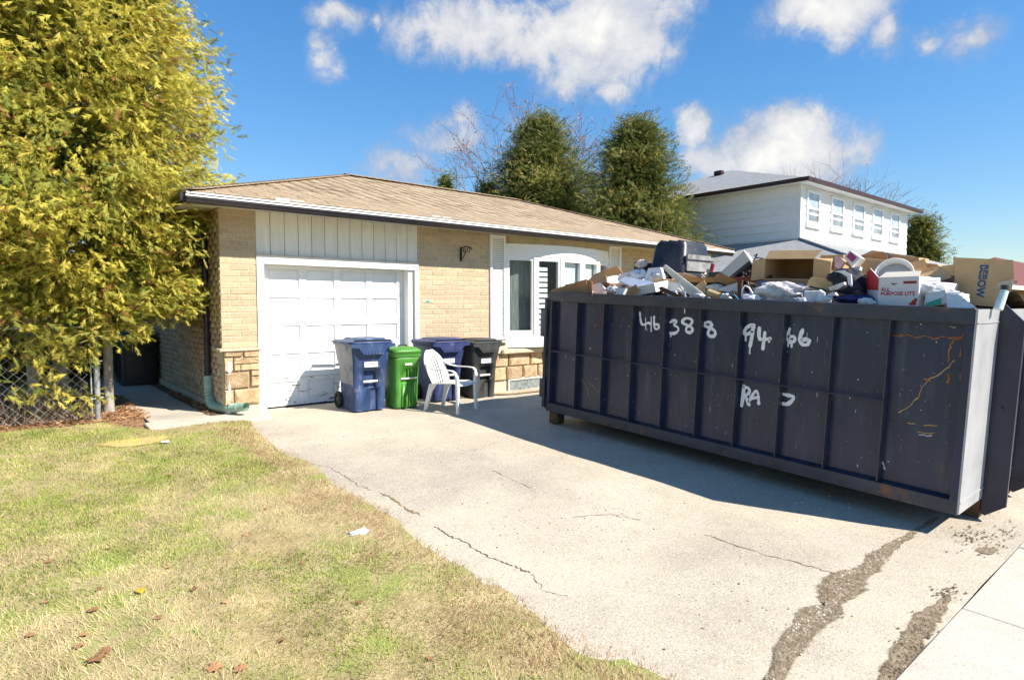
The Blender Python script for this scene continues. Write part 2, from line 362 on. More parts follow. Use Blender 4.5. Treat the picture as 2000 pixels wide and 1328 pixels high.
# --- concrete
def concrete(name, c1, c2, speck, bump=0.5, stain=(0.30, 0.26, 0.21)):
    m = bpy.data.materials.new(name); m.use_nodes = True; t = m.node_tree; b = t.nodes['Principled BSDF']; L = t.links.new
    b.inputs['Roughness'].default_value = 0.9; b.inputs['Specular IOR Level'].default_value = 0.2
    co = t.nodes.new('ShaderNodeTexCoord')
    def nz(s, d, off=0.0, r=0.6):
        mp = t.nodes.new('ShaderNodeMapping'); mp.inputs['Location'].default_value = (off, off * 2, 0); L(co.outputs['Object'], mp.inputs[0])
        n = t.nodes.new('ShaderNodeTexNoise'); n.inputs['Scale'].default_value = s; n.inputs['Detail'].default_value = d; n.inputs['Roughness'].default_value = r; L(mp.outputs[0], n.inputs['Vector']); return n
    def ramp(src, p0, p1, a, bb_):
        r = t.nodes.new('ShaderNodeValToRGB'); r.color_ramp.elements[0].position = p0; r.color_ramp.elements[1].position = p1
        r.color_ramp.elements[0].color = (*a, 1); r.color_ramp.elements[1].color = (*bb_, 1); L(src, r.inputs[0]); return r.outputs[0]
    base = ramp(nz(1.3, 8).outputs[0], 0.3, 0.7, c1, c2)
    def mixin(prev, fac, col, mode='MIX'):
        x = t.nodes.new('ShaderNodeMixRGB'); x.blend_type = mode; L(fac, x.inputs[0]); L(prev, x.inputs[1]); x.inputs[2].default_value = (*col, 1); return x.outputs[0]
    f1 = ramp(nz(0.55, 9, 4, .68).outputs[0], 0.47, 0.70, (0, 0, 0), (0.8, 0.8, 0.8)); c = mixin(base, f1, stain)
    f1b = ramp(nz(2.2, 7, 14).outputs[0], 0.56, 0.74, (0, 0, 0), (0.5, 0.5, 0.5)); c = mixin(c, f1b, (0.52, 0.46, 0.36))
    f1c = ramp(nz(0.38, 7, 23, .7).outputs[0], 0.52, 0.68, (0, 0, 0), (0.55, 0.55, 0.55)); c = mixin(c, f1c, (0.27, 0.25, 0.22))
    vo = t.nodes.new('ShaderNodeTexVoronoi'); vo.inputs['Scale'].default_value = 110; L(co.outputs['Object'], vo.inputs['Vector'])
    sp = t.nodes.new('ShaderNodeSeparateColor'); L(vo.outputs['Color'], sp.inputs[0])
    f2 = ramp(sp.outputs[0], 0.70, 0.95, (0, 0, 0), (speck, speck, speck)); c = mixin(c, f2, (0.16, 0.145, 0.13))
    f3 = ramp(sp.outputs[1], 0.70, 0.95, (0, 0, 0), (speck, speck, speck)); c = mixin(c, f3, (0.68, 0.65, 0.60))
    f4 = ramp(nz(160, 2, 9).outputs[0], 0.60, 0.72, (0, 0, 0), (0.5, 0.5, 0.5)); c = mixin(c, f4, (0.22, 0.19, 0.16))
    L(c, b.inputs['Base Color'])
    bp = t.nodes.new('ShaderNodeBump'); bp.inputs['Strength'].default_value = bump; bp.inputs['Distance'].default_value = 0.01
    hm = t.nodes.new('ShaderNodeMath'); hm.operation = 'ADD'; L(nz(70, 6, 2).outputs[0], hm.inputs[0]); L(nz(6, 5, 3).outputs[0], hm.inputs[1])
    L(hm.outputs[0], bp.inputs['Height']); L(bp.outputs[0], b.inputs['Normal']); return m
m_drive = concrete('driveway_concrete', (0.46, 0.39, 0.29), (0.56, 0.485, 0.37), 0.42, 0.45, (0.33, 0.29, 0.235))
m_walk = concrete('sidewalk_concrete', (0.52, 0.465, 0.38), (0.60, 0.54, 0.45), 0.25, 0.35, (0.40, 0.36, 0.30))
def und(x, y): return 0.012 * vnoise(x, y, 0.7, 1) + 0.004 * vnoise(x, y, 2.3, 2)
drive = grid_sheet('driveway', np.linspace(2.0, 9.2, 73), np.linspace(1.60, 9.10, 76), lambda x, y: gz(x, y) + und(x, y) + bed_dip(x, y) * 0.55, m_drive, kind='structure')
apron = grid_sheet('driveway_apron', np.linspace(2.05, 9.2, 60), np.linspace(1.045, 1.62, 6), lambda x, y: gz(x, y) + und(x, y) - .004, m_drive, kind='structure')
grid_sheet('side_yard', np.linspace(9.25, 17.5, 20), np.linspace(1.06, 8.0, 20), lambda x, y: gz(x, y) + 0.01 + 0.02 * vnoise(x, y, 0.9, 5), mat('side_grass', (0.20, 0.19, 0.06), (0.36, 0.30, 0.12), 3, 0.95, 0.8, 40), kind='structure')

def gpt(px, py, dz=0.0):
    p = onG(px, py); return Vector((p.x, p.y, float(gz(p.x, p.y) + und(p.x, p.y)) + dz))
m_crack = mat('crack_dirt', (0.07, 0.055, 0.04), (0.17, 0.12, 0.075), 20, 0.95)
m_crack2 = mat('crack_tan', (0.20, 0.14, 0.07), (0.30, 0.21, 0.11), 20, 0.95)
def wig(pts, amp, n=4):
    o = []
    for a, b in zip(pts[:-1], pts[1:]):
        for i in range(n): t = i / n; q = a.lerp(b, t); o.append(q + Vector((random.uniform(-amp, amp), random.uniform(-amp, amp), 0)))
    return o + [pts[-1]]
for px, w, mm in [([(585, 900), (640, 912), (672, 930), (700, 950), (725, 958)], .010, m_crack2), ([(745, 965), (770, 975), (790, 992), (820, 1005)], .022, m_crack2),
                  ([(850, 1027), (875, 1045), (905, 1055), (940, 1080), (975, 1095), (1000, 1105), (1035, 1117)], .011, m_crack), ([(965, 920), (990, 932), (1040, 955)], .008, m_crack2),
                  ([(1375, 1043), (1410, 1055), (1500, 1085), (1560, 1100), (1635, 1122)], .011, m_crack2), ([(1040, 1120), (1060, 1150), (1110, 1165)], .005, m_crack),
                  ([(640, 960), (700, 990), (745, 1000)], .004, m_crack2), ([(1120, 1010), (1190, 1005), (1250, 1015)], .008, m_crack)]:
    b = MB(); p = wig([gpt(*q, 0.003) for q in px], 0.014, 9)
    b.ribbon(p, Z, [w * random.uniform(.25, 1.2) for _ in p], 0.0); b.build('crack', mm, drive, recalc=False)
# dirt-filled joint between driveway and apron, and debris along the sidewalk
def soft_mat(name, c1, c2, scale=26):
    m = mat(name, c1, c2, scale, 0.95, 0.9, 60, detail=8); t = m.node_tree; b = t.nodes['Principled BSDF']; o = t.nodes['Material Output']
    a = t.nodes.new('ShaderNodeAttribute'); a.attribute_name = 'Col'; co = t.nodes.new('ShaderNodeTexCoord'); n = t.nodes.new('ShaderNodeTexNoise'); n.inputs['Scale'].default_value = 38; n.inputs['Detail'].default_value = 6; n.inputs['Roughness'].default_value = .7
    t.links.new(co.outputs['Object'], n.inputs['Vector']); s1 = t.nodes.new('ShaderNodeMath'); s1.operation = 'MULTIPLY_ADD'; s1.inputs[1].default_value = 1.7; t.links.new(a.outputs['Fac'], s1.inputs[0])
    t.links.new(n.outputs[0], s1.inputs[2]); r = t.nodes.new('ShaderNodeMapRange'); r.inputs[1].default_value = .78; r.inputs[2].default_value = 1.15; t.links.new(s1.outputs[0], r.inputs[0])
    tr = t.nodes.new('ShaderNodeBsdfTransparent'); mx_ = t.nodes.new('ShaderNodeMixShader'); t.links.new(r.outputs[0], mx_.inputs[0]); t.links.new(tr.outputs[0], mx_.inputs[1]); t.links.new(b.outputs[0], mx_.inputs[2]); t.links.new(mx_.outputs[0], o.inputs[0]); return m
def strip(name, L_, R_, m, parent, dz):
    l = wig([onG(*q) for q in L_], .012, 6); r = wig([onG(*q) for q in R_], .012, 6); V = []; Cc = []; k = 9
    for i, (p, q) in enumerate(zip(l, r)):
        e = min(1, i / 4, (len(l) - 1 - i) / 4)
        for j in range(k):
            t = -.25 + 1.5 * j / (k - 1); w = p.lerp(q, t); V.append((w.x, w.y, float(gz(w.x, w.y) + und(w.x, w.y)) + dz)); a = max(0, 1 - abs(t - .5) / .72) * e; Cc.append((a, a, a))
    a_ = (np.arange(len(l) - 1)[:, None] * k + np.arange(k - 1)[None]).ravel()
    return np_mesh(name, np.array(V), np.stack([a_, a_ + 1, a_ + k + 1, a_ + k], 1), m, parent, cols=np.array(Cc), smooth=True)
m_debris = soft_mat('joint_debris', (0.16, 0.12, 0.075), (0.36, 0.285, 0.195))
JL = [(1838, 1003), (1775, 1040), (1735, 1063), (1692, 1085), (1680, 1110), (1625, 1120), (1598, 1150), (1607, 1180), (1562, 1188), (1553, 1215), (1520, 1255), (1495, 1328), (1470, 1390), (1450, 1450)]
JR = [(1846, 1006), (1790, 1042), (1760, 1066), (1728, 1092), (1718, 1115), (1690, 1128), (1688, 1155), (1640, 1180), (1645, 1200), (1595, 1235), (1565, 1270), (1530, 1328), (1505, 1390), (1490, 1450)]
strip('dirt_joint', JL, JR, m_debris, drive, 0.004)
strip('dirt_patch', [(1862, 1155), (1820, 1185), (1790, 1200), (1762, 1235), (1735, 1285), (1715, 1328), (1700, 1370)], [(1864, 1162), (1840, 1200), (1832, 1215), (1800, 1255), (1790, 1300), (1755, 1328), (1740, 1370)], m_debris, apron, 0.002)
strip('dirt_patch', [(1900, 1070), (1930, 1068), (1955, 1068)], [(1905, 1080), (1930, 1082), (1950, 1076)], m_debris, apron, 0.002)
# grit and crumbs lying on the concrete
def grit(name, spots, n, smin, smax, colA, colB, **tg):
    V = []; Fs = []; Cc = []
    for _ in range(n):
        (px, py, sx, sy) = spots[rng.integers(len(spots))]; x = px + rng.normal() * sx; y = py + rng.normal() * sy
        p = gpt(x, y, 0.002); s = rng.uniform(smin, smax) * (0.5 + rng.random()); k = len(V); a = rng.random() * 6.3
        for (i, j, h) in ((1, 0, 0), (-.5, .8, 0), (-.5, -.8, 0), (0.1, 0, .8)):
            V.append((p.x + s * (i * cos(a) - j * sin(a)), p.y + s * (i * sin(a) + j * cos(a)), p.z + s * h))
        Fs += [(k, k + 1, k + 3), (k + 1, k + 2, k + 3), (k + 2, k, k + 3)]; t = rng.random(); Cc += [tuple(np.array(colA) * (1 - t) + np.array(colB) * t)] * 4
    np_mesh(name, np.array(V), np.array(Fs), mat('grit_' + name, (1, 1, 1), attr='Col', rough=0.95), cols=np.array(Cc), kind='stuff', **tg)
jspots = [(a[0] * .5 + b[0] * .5, a[1] * .5 + b[1] * .5, 12, 8) for a, b in zip(JL[2:], JR[2:])]
def grit2(name, label, cat, *a): 
    grit(name, *a); o = bpy.data.objects[name]; tag(o, label, cat)
grit2('joint_rubble', 'loose stone crumbs in the dirt joint crossing the driveway', 'rubble', jspots + [(1600, 1205, 22, 10), (1560, 1225, 16, 10), (1610, 1195, 20, 8)], 420, 0.004, 0.011, (0.10, 0.08, 0.05), (0.62, 0.57, 0.50))
grit2('edge_rubble', 'dry twig crumbs and dirt along the sidewalk edge', 'rubble', [(1800, 1230, 16, 16), (1770, 1270, 14, 16), (1745, 1310, 12, 10), (1850, 1160, 16, 8), (1920, 1065, 30, 16), (1960, 1040, 24, 16), (1890, 1045, 20, 9)], 480, 0.004, 0.012, (0.06, 0.045, 0.03), (0.26, 0.20, 0.13))
grit2('driveway_crumbs', 'scattered dark crumbs over the open driveway', 'crumbs', [(900, 885, 50, 14), (970, 900, 60, 20), (700, 935, 30, 12), (750, 860, 90, 20), (1200, 1000, 150, 50), (1450, 1200, 130, 60), (1000, 1010, 90, 40), (1210, 1003, 25, 6)], 330, 0.003, 0.008, (0.05, 0.045, 0.04), (0.20, 0.16, 0.12))
grit2('shadow_crumbs', 'pale plaster crumbs on the ground beside the steel bin', 'crumbs', [(1180, 870, 60, 12), (1300, 905, 80, 14), (1450, 945, 90, 16), (1600, 985, 60, 12), (1120, 850, 40, 8)], 300, 0.004, 0.013, (0.42, 0.40, 0.36), (0.75, 0.72, 0.66))

# --- sidewalk with slabs
sw = empty('sidewalk', (0, 0.2, float(gz(0, 0.2)))); tag(sw, kind='structure')
def slab(parent, x0, x1, y0, y1, m, name='slab', th=0.10, dz=0.0, ch=0.008):
    b = MB(); zc = [float(gz(x, y)) + dz for x, y in ((x0, y0), (x1, y0), (x1, y1), (x0, y1))]
    xi0, xi1, yi0, yi1 = x0 + ch, x1 - ch, y0 + ch, y1 - ch
    vs = [(x0, y0, zc[0] - th), (x1, y0, zc[1] - th), (x1, y1, zc[2] - th), (x0, y1, zc[3] - th), (x0, y0, zc[0] - ch), (x1, y0, zc[1] - ch), (x1, y1, zc[2] - ch), (x0, y1, zc[3] - ch),
          (xi0, yi0, zc[0]), (xi1, yi0, zc[1]), (xi1, yi1, zc[2]), (xi0, yi1, zc[3])]
    fs = [(3, 2, 1, 0)] + [(i, (i + 1) % 4, 4 + (i + 1) % 4, 4 + i) for i in range(4)] + [(4 + i, 4 + (i + 1) % 4, 8 + (i + 1) % 4, 8 + i) for i in range(4)] + [(8, 9, 10, 11)]
    return b.add(vs, fs).build(name, m, parent)
for k in range(-5, 8): slab(sw, 4.53 + 1.5 * k + .005, 4.53 + 1.5 * (k + 1) - .005, -0.6, 1.045, m_walk, dz=0.004 + random.uniform(-.003, .003))
street = MB().bb(-60, 60, -12, -3.2, -0.75, -0.56).build('street', mat('asphalt', (0.045, 0.045, 0.047), (0.07, 0.07, 0.07), 4, .9, .5, 80)); tag(street, kind='structure')
kerb = MB().bb(-60, 60, -3.19, -3.0, -0.8, -0.43, ch=.02).build('kerb', m_walk); tag(kerb, kind='structure')
# --- walkway beside the house
ww = empty('walkway', (1.8, 9, 0)); tag(ww, kind='structure')
slab(ww, 1.36, 2.83, 8.52, 9.07, m_walk, dz=0.012)
for k in range(12): slab(ww, 1.42 + random.uniform(-.01, .01), 2.16, 9.09 + .9 * k, 9.09 + .9 * (k + 1) - .015, m_walk, dz=0.004 + random.uniform(-.006, .006))
# soil strip between walkway and wall, litter bed under the cedar
grid_sheet('soil_strip', np.linspace(2.14, 2.36, 4), np.linspace(8.95, 16, 20), lambda x, y: gz(x, y) + 0.012 + 0.01 * vnoise(x, y, 3, 3), mat('dark_soil', (0.10, 0.07, 0.045), (0.2, 0.14, 0.09), 14, .95, .6, 60), kind='structure')
m_litter = mat('leaf_litter', (0.22, 0.10, 0.05), (0.38, 0.24, 0.12), 16, 0.95, 1.0, 40, col3=(0.10, 0.05, 0.03), scale3=26, mid3=(.5, .62))
grid_sheet('litter_bed', np.linspace(-9, 1.40, 60), np.linspace(8.56, 19, 60), lambda x, y: gz(x, y) - 0.025 + (0.04 + 0.03 * vnoise(x, y, 1.5, 9)) * np.clip((y - 9.1) / .4, 0, 1), m_litter, kind='structure')
grid_sheet('back_yard', np.linspace(-20, 40, 30), np.linspace(19.05, 60, 20), lambda x, y: gz(x, y) + 0.02 + 0.02 * vnoise(x, y, .6, 6), mat('back_lawn', (0.14, 0.16, 0.05), (0.30, 0.27, 0.11), 2, 0.95, 0.5, 30), kind='structure')
# planting bed below the window
m_straw = mat('straw_soil', (0.26, 0.19, 0.11), (0.46, 0.37, 0.23), 12, 0.95, 0.8, 50, stretch=(3, 1, 1))
grid_sheet('planting_bed', np.linspace(5.75, 14.2, 60), np.linspace(8.35, 9.16, 14), lambda x, y: gz(x, y) + 0.02 + bed_dip(x, y) * (0.55 + .55 * np.clip((y - 8.4) / .6, 0, 1)) + 0.012 * vnoise(x, y, 4, 4), m_straw, kind='structure')

# --- lawn: soil sheet and dormant grass
def lawn_edge(y): return np.interp(y, [1.0, 1.9, 3.2, 5.3, 6.6, 7.9, 8.6], [2.44, 2.42, 2.38, 2.36, 2.38, 2.44, 2.50]) + 0.05 * vnoise(y, y * 0 + 3, 1.3, 1) + 0.04 * vnoise(y, y * 0 + 1, 4.5, 2) + 0.03 * vnoise(y, y * 0, 12, 2)
def lawn_top(x): return np.where(x < 0.9, 9.42 + 0.10 * vnoise(x, x * 0, 1.3, 4), np.where(x < 1.35, 9.42 - (x - 0.9) * 1.9, 8.53)) + 0.04 * vnoise(x, x * 0, 5, 5)
def lawn_z(x, y): return gz(x, y) + 0.022 + 0.018 * vnoise(x, y, 0.8, 11) + 0.012 * vnoise(x, y, 3, 12) - 0.03 * np.clip((x - 2.2) / .3, 0, 1)
uu, vv = np.meshgrid(np.linspace(0, 1, 90), np.linspace(0, 1, 90), indexing='ij')
yy0 = 1.06 + vv * 8.0; XX = -9 + uu * (lawn_edge(yy0) + 9); YY = 1.06 + vv * (lawn_top(XX) - 1.06)
a_ = (np.arange(89)[:, None] * 90 + np.arange(89)[None]).ravel()
m_lawn = mat('lawn_soil', (0.34, 0.27, 0.13), (0.52, 0.42, 0.22), 5, 0.95, 0.8, 60, detail=9, col3=(0.30, 0.33, 0.09), scale3=2.2, mid3=(.5, .62))
np_mesh('lawn', np.stack([XX.ravel(), YY.ravel(), lawn_z(XX, YY).ravel()], 1), np.stack([a_, a_ + 90, a_ + 91, a_ + 1], 1), m_lawn, smooth=True, kind='structure')
def make_grass(name, n, x0, x1, y0, y1, label):
    x = rng.uniform(x0, x1, n); y = y0 + (y1 - y0) * rng.random(n) ** 1.35
    ok = (x < lawn_edge(y) + rng.normal(0, .04, n)) & (y < lawn_top(x) + rng.normal(0, .03, n)) & (np.abs(x / np.maximum(y, .1)) < 99)
    edge_d = lawn_edge(y) - x
    keep = rng.random(n) < np.clip(0.5 + edge_d * 1.3, 0.2, 1) * np.clip(0.78 + .4 * vnoise(x, y, 1.6, 33), .35, 1)
    ok &= keep
    x, y = x[ok], y[ok]; n = len(x); z = lawn_z(x, y) - 0.004
    patch = 0.55 * vnoise(x, y, 0.75, 21) + 0.5 * vnoise(x, y, 2.6, 22) + 0.35 * vnoise(x, y, 9, 23) + np.clip((y - 8.3) * .7, 0, .6) - 0.35 * np.clip((x - 1.3) / .9, 0, 1) + .06
    green = rng.random(n) < 1 / (1 + np.exp(-4.2 * patch))
    az = np.where(green, rng.uniform(0, 2 * pi, n), 0.7 + 2.2 * vnoise(x, y, 0.9, 31) + rng.normal(0, 0.7, n))
    L_ = np.where(green, rng.uniform(.018, .042, n), rng.uniform(.03, .085, n)); tilt = np.where(green, rng.uniform(.2, .9, n), rng.uniform(1.05, 1.5, n))
    w = np.where(green, rng.uniform(.0016, .003, n), rng.uniform(.0011, .0022, n)) * (1 + y * .07)
    dx, dy = np.cos(az), np.sin(az); B = np.stack([x, y, z], 1); S = np.stack([-dy, dx, 0 * x], 1) * w[:, None]
    tip = B + np.stack([dx * np.sin(tilt), dy * np.sin(tilt), np.cos(tilt)], 1) * L_[:, None]; tip[:, 2] = np.maximum(tip[:, 2], z + .008)
    V = np.stack([B - S, B + S, tip], 1).reshape(-1, 3); Fc = np.arange(n * 3).reshape(-1, 3)
    t = rng.random((n, 1)); cg = np.array([[.17, .25, .04]]) * (1 - t) + np.array([[.42, .45, .10]]) * t
    cs = np.array([[.44, .33, .15]]) * (1 - t) + np.array([[.72, .60, .34]]) * t
    c = np.where(green[:, None], cg, cs) * np.clip(1 + .28 * vnoise(x, y, 5, 61) + .18 * rng.normal(size=n), .45, 1.5)[:, None]
    ed = (lawn_edge(y) - x < .42 + .3 * vnoise(x, y, 2.1, 44)) & (rng.random(n) < .62); c = np.where(ed[:, None], np.array([[.34, .215, .115]]) * rng.uniform(.55, 1.5, (n, 1)), c)
    np_mesh(name, V, Fc, mat('grass_blades', (1, 1, 1), attr='Col', rough=0.75, transl=0.22, spec=.2), cols=np.repeat(c, 3, 0), kind='stuff', label=label, cat='grass')
make_grass('grass', 670000, -5.6, 2.8, 1.08, 9.6, 'short patchy green and straw coloured grass of the front lawn')
# tufts at slab edges and under the window

# ================================================================== THE HOUSE
m_brick = mat('tan_brick', (0.46, 0.35, 0.225), (0.55, 0.43, 0.285), 18, 0.85, 0.45, 120, rnd=0.11)
m_brick_at = mat('tan_brick_wall', (1, 1, 1), attr='Col', rough=0.85, bump=0.4, bscale=110)
m_mortar = mat('mortar', (0.56, 0.48, 0.35), (0.64, 0.55, 0.42), 20, 0.95, 0.5, 90)
m_white = mat('white_paint', (0.78, 0.77, 0.73), (0.84, 0.83, 0.80), 6, 0.5, 0.05, 30)
m_white2 = mat('cream_trim', (0.70, 0.67, 0.58), (0.78, 0.75, 0.68), 5, 0.55, 0.05, 30)
m_vinyl = mat('white_vinyl', (0.82, 0.82, 0.80), (0.86, 0.86, 0.85), 4, 0.35)
m_greymetal = mat('grey_trim', (0.42, 0.40, 0.37), (0.52, 0.50, 0.46), 8, 0.6)
m_darkpipe = mat('dark_brown_metal', (0.020, 0.016, 0.022), (0.035, 0.028, 0.032), 9, 0.35, 0.05, 30, spec=.5)
m_shingle = mat('tan_shingle', (0.34, 0.255, 0.17), (0.44, 0.345, 0.24), 14, 0.95, 0.6, 160, rnd=0.10, col3=(0.28, 0.22, 0.16), scale3=40, mid3=(.55, .75))
m_shingle_at = mat('tan_shingle_rows', (1, 1, 1), attr='Col', rough=0.95, bump=0.6, bscale=160)
m_found = mat('foundation_concrete', (0.46, 0.40, 0.30), (0.56, 0.49, 0.38), 5, 0.9, 0.4, 40)
m_interior = mat('dim_interior', (0.16, 0.15, 0.14), (0.2, 0.19, 0.17), 2, 0.9)
m_stone = mat('sandstone', (0.38, 0.255, 0.135), (0.56, 0.43, 0.27), 7, 0.85, 0.8, 34, rnd=0.25, col3=(0.36, 0.18, 0.09), scale3=9, mid3=(.55, .75))
house = empty('house', (2.34, 9.12, 0), label='tan brick bungalow with low shingled roof, white garage door and bow window', cat='house')
XL, XR, YB = 2.34, 14.05, 15.9
# --- front wall
front_wall = None
for (x0, x1, z0, z1) in ((XL + .004, 2.83, 0.06, 2.9), (5.52, 7.06, 0.02, 2.9), (7.06, 7.46, -0.3, 2.9), (7.46, 10.41, -0.3, 0.86), (7.46, 10.41, 2.66, 2.9), (10.41, 14.04, -0.3, 2.9)):
    w_ = MB().bb(x0, x1, 9.124, 9.40, z0, z1).build('front_wall', m_mortar, house)
    if x0 == 5.52: front_wall = w_
BW, BH, PX_, PZ_ = 0.252, 0.074, 0.263, 0.0845
brick_me = MB().box((0, 0, 0), (BW, 0.05, BH), ch=0.004).mesh('brick'); brick_me.materials.append(m_brick)
brick_rest = []
def brick_zone(x0, x1, z0, z1, objs=True, parent=front_wall, zcap=None):
    r = 0; z = z0
    while z + BH <= z1 + .02:
        x = x0 - (PX_ * .5 if r % 2 else 0)
        while x < x1 - .03:
            a, b = max(x, x0), min(x + BW, x1)
            if b - a > .035:
                M = Matrix.Translation(((a + b) / 2 + random.uniform(-.001, .001), 9.143 + random.uniform(-.002, .0015), z + BH / 2)) @ Matrix.Diagonal(((b - a) / BW, 1, 1, 1))
                if objs and (zcap is None or z > zcap): inst('brick', brick_me, parent, M)
                else: brick_rest.append(M)
            x += PX_
        z += PZ_; r += 1
brick_zone(XL, 2.83, 0.93, 2.88)
brick_zone(5.54, 7.05, 0.03, 2.88)
brick_zone(10.88, 14.05, -0.2, 2.88, zcap=2.2)
V = []; Fc = []; Cc = []
def put_brick(M, sz=(BW, 0.05, BH), Vl=None):
    k = len(V); x, y, z = sz[0] / 2, sz[1] / 2, sz[2] / 2
    for i in (-1, 1):
        for j in (-1, 1):
            for q in (-1, 1): V.append(tuple(M @ Vector((i * x, j * y, q * z))))
    Fc.extend([(k, k + 1, k + 3, k + 2), (k + 4, k + 6, k + 7, k + 5), (k, k + 4, k + 5, k + 1), (k + 2, k + 3, k + 7, k + 6), (k, k + 2, k + 6, k + 4), (k + 1, k + 5, k + 7, k + 3)])
    t = random.random(); s_ = random.uniform(.82, 1.15); Cc.extend([((.46 + .1 * t) * s_, (.35 + .085 * t) * s_, (.225 + .06 * t) * s_)] * 8)
for M in brick_rest: put_brick(M)
np_mesh('brickwork', np.array(V), np.array(Fc), m_brick_at, front_wall, cols=np.array(Cc), kind='stuff')
# --- side walls and back wall
sw_ = MB().bb(XL + .004, XL + .26, 9.401, YB, 0.10, 2.9); side_wall = sw_.build('side_wall', m_mortar, house)
V = []; Fc = []; Cc = []; z = 0.12; r = 0
while z < 2.86:
    y = 9.12 - (PX_ * .5 if r % 2 else 0)
    while y < YB - .05:
        a, b = max(y, 9.125 if r % 2 else 9.122), min(y + BW, YB)
        if b - a > .03: put_brick(Matrix.Translation((XL + .024 + random.uniform(-.002, .002), (a + b) / 2, z + BH / 2)), (0.05, b - a, BH))
        y += PX_
    z += PZ_; r += 1
np_mesh('brickwork', np.array(V), np.array(Fc), m_brick_at, side_wall, cols=np.array(Cc), kind='stuff')
MB().bb(XL - .03, XL + .3, 9.42, YB, -0.35, 0.115).build('foundation', m_found, house)
MB().bb(XL + .26, XR, YB - .25, YB, -0.3, 2.9).build('back_wall', m_brick_at if False else m_mortar, house)
MB().bb(XR - .25, XR, 9.40, YB - .25, -0.3, 2.9).build('end_wall', m_mortar, house)
# interior floor and dim room behind the window
MB().bb(7.0, 12.0, 9.45, 13.0, 0.3, 0.4).build('room_floor', m_interior, house)
MB().bb(5.56, 5.66, 9.45, YB - .3, 0.0, 2.85).bb(7.0, 12, 12.9, 13.0, .4, 2.85).build('inner_wall', m_interior, house)
# --- roof
EX0, EX1, EY0, EY1, EZ, RD, RZ = 1.83, 14.56, 8.54, 16.42, 2.962, 3.94, 4.315
roof = MB(); th = 0.03
lo = [(EX0, EY0, EZ), (EX1, EY0, EZ), (EX1, EY1, EZ), (EX0, EY1, EZ)]; ri = [(EX0 + RD, EY0 + RD, RZ), (EX1 - RD, EY0 + RD, RZ)]
vs = lo + ri + [(p[0], p[1], p[2] - th) for p in lo]
roof.add(vs, [(0, 1, 5, 4), (1, 2, 5), (2, 3, 4, 5), (3, 0, 4), (0, 6, 7, 1), (1, 7, 8, 2), (2, 8, 9, 3), (3, 9, 6, 0), (6, 9, 8, 7)])
roof_o = roof.build('roof', mat('roof_tan', (0.34, 0.25, 0.15), (0.46, 0.35, 0.22), 10, 0.95, 0.6, 90, stretch=(1, 1, 3)), house)
slope = Vector((0, RD, RZ - EZ)); SLEN = slope.length; ey = slope.normalized(); nrm = Vector((1, 0, 0)).cross(ey)
TW, EXPO = 0.335, 0.142
tab_me = MB().box((0, 0, 0), (TW - .010, 0.165, 0.008)).mesh('shingle'); tab_me.materials.append(m_shingle)
V = []; Fc = []; Cc = []; nobj = 0
for r in range(int(SLEN / EXPO) + 1):
    d = r * EXPO + 0.06; yh = d * ey.y; x0, x1 = EX0 + yh - .06, EX1 - yh + .06
    x = x0 - (TW * .5 if r % 2 else 0) - random.uniform(0, .06); rowj = random.uniform(-.006, .006)
    while x < x1:
        a, b = max(x, x0), min(x + TW, x1)
        if b - a > .05:
            c = Vector(((a + b) / 2, EY0, EZ)) + ey * (d + rowj + random.uniform(-.005, .005)) + nrm * (0.008 + random.uniform(0, .003))
            M = frame_M(c, (1, random.uniform(-.008, .008), 0), ey - nrm * random.uniform(.025, .05)) @ Matrix.Diagonal(((b - a) / TW, 1, 1, 1))
            if r < 7 and nobj < 292: inst('shingle', tab_me, roof_o, M); nobj += 1
            else:
                k = len(V)
                for i in (-1, 1):
                    for j in (-1, 1):
                        for q in (-1, 1): V.append(tuple(M @ Vector((i * (TW - .01) / 2, j * .0825, q * .004))))
                Fc.extend([(k, k + 1, k + 3, k + 2), (k + 4, k + 6, k + 7, k + 5), (k, k + 4, k + 5, k + 1), (k + 2, k + 3, k + 7, k + 6), (k, k + 2, k + 6, k + 4), (k + 1, k + 5, k + 7, k + 3)])
                t = random.random(); s_ = random.uniform(.88, 1.1) * (0.65 if random.random() < .04 else 1); Cc.extend([((.345 + .10 * t) * s_, (.262 + .085 * t) * s_, (.175 + .065 * t) * s_)] * 8)
        x += TW
np_mesh('shingle_rows', np.array(V), np.array(Fc), m_shingle_at, roof_o, cols=np.array(Cc), kind='stuff')
cap_me = MB().box((0, 0, 0), (0.30, 0.22, 0.010)).mesh('ridge_cap'); cap_me.materials.append(m_shingle)
def caps(p, q, up):
    p, q = Vector(p), Vector(q); n = int((q - p).length / .16); d = (q - p).normalized()
    for i in range(n): inst('ridge_cap', cap_me, roof_o, frame_M(p + d * (i * .16 + .1) + Vector((0, 0, .022)), d - Vector((0, 0, .05)), up))
caps(lo[0], ri[0], Vector((-1, 1, 0)) * 1.0); caps(ri[0], ri[1], (0, 1, 0)); caps(lo[1], ri[1], (1, 1, 0))
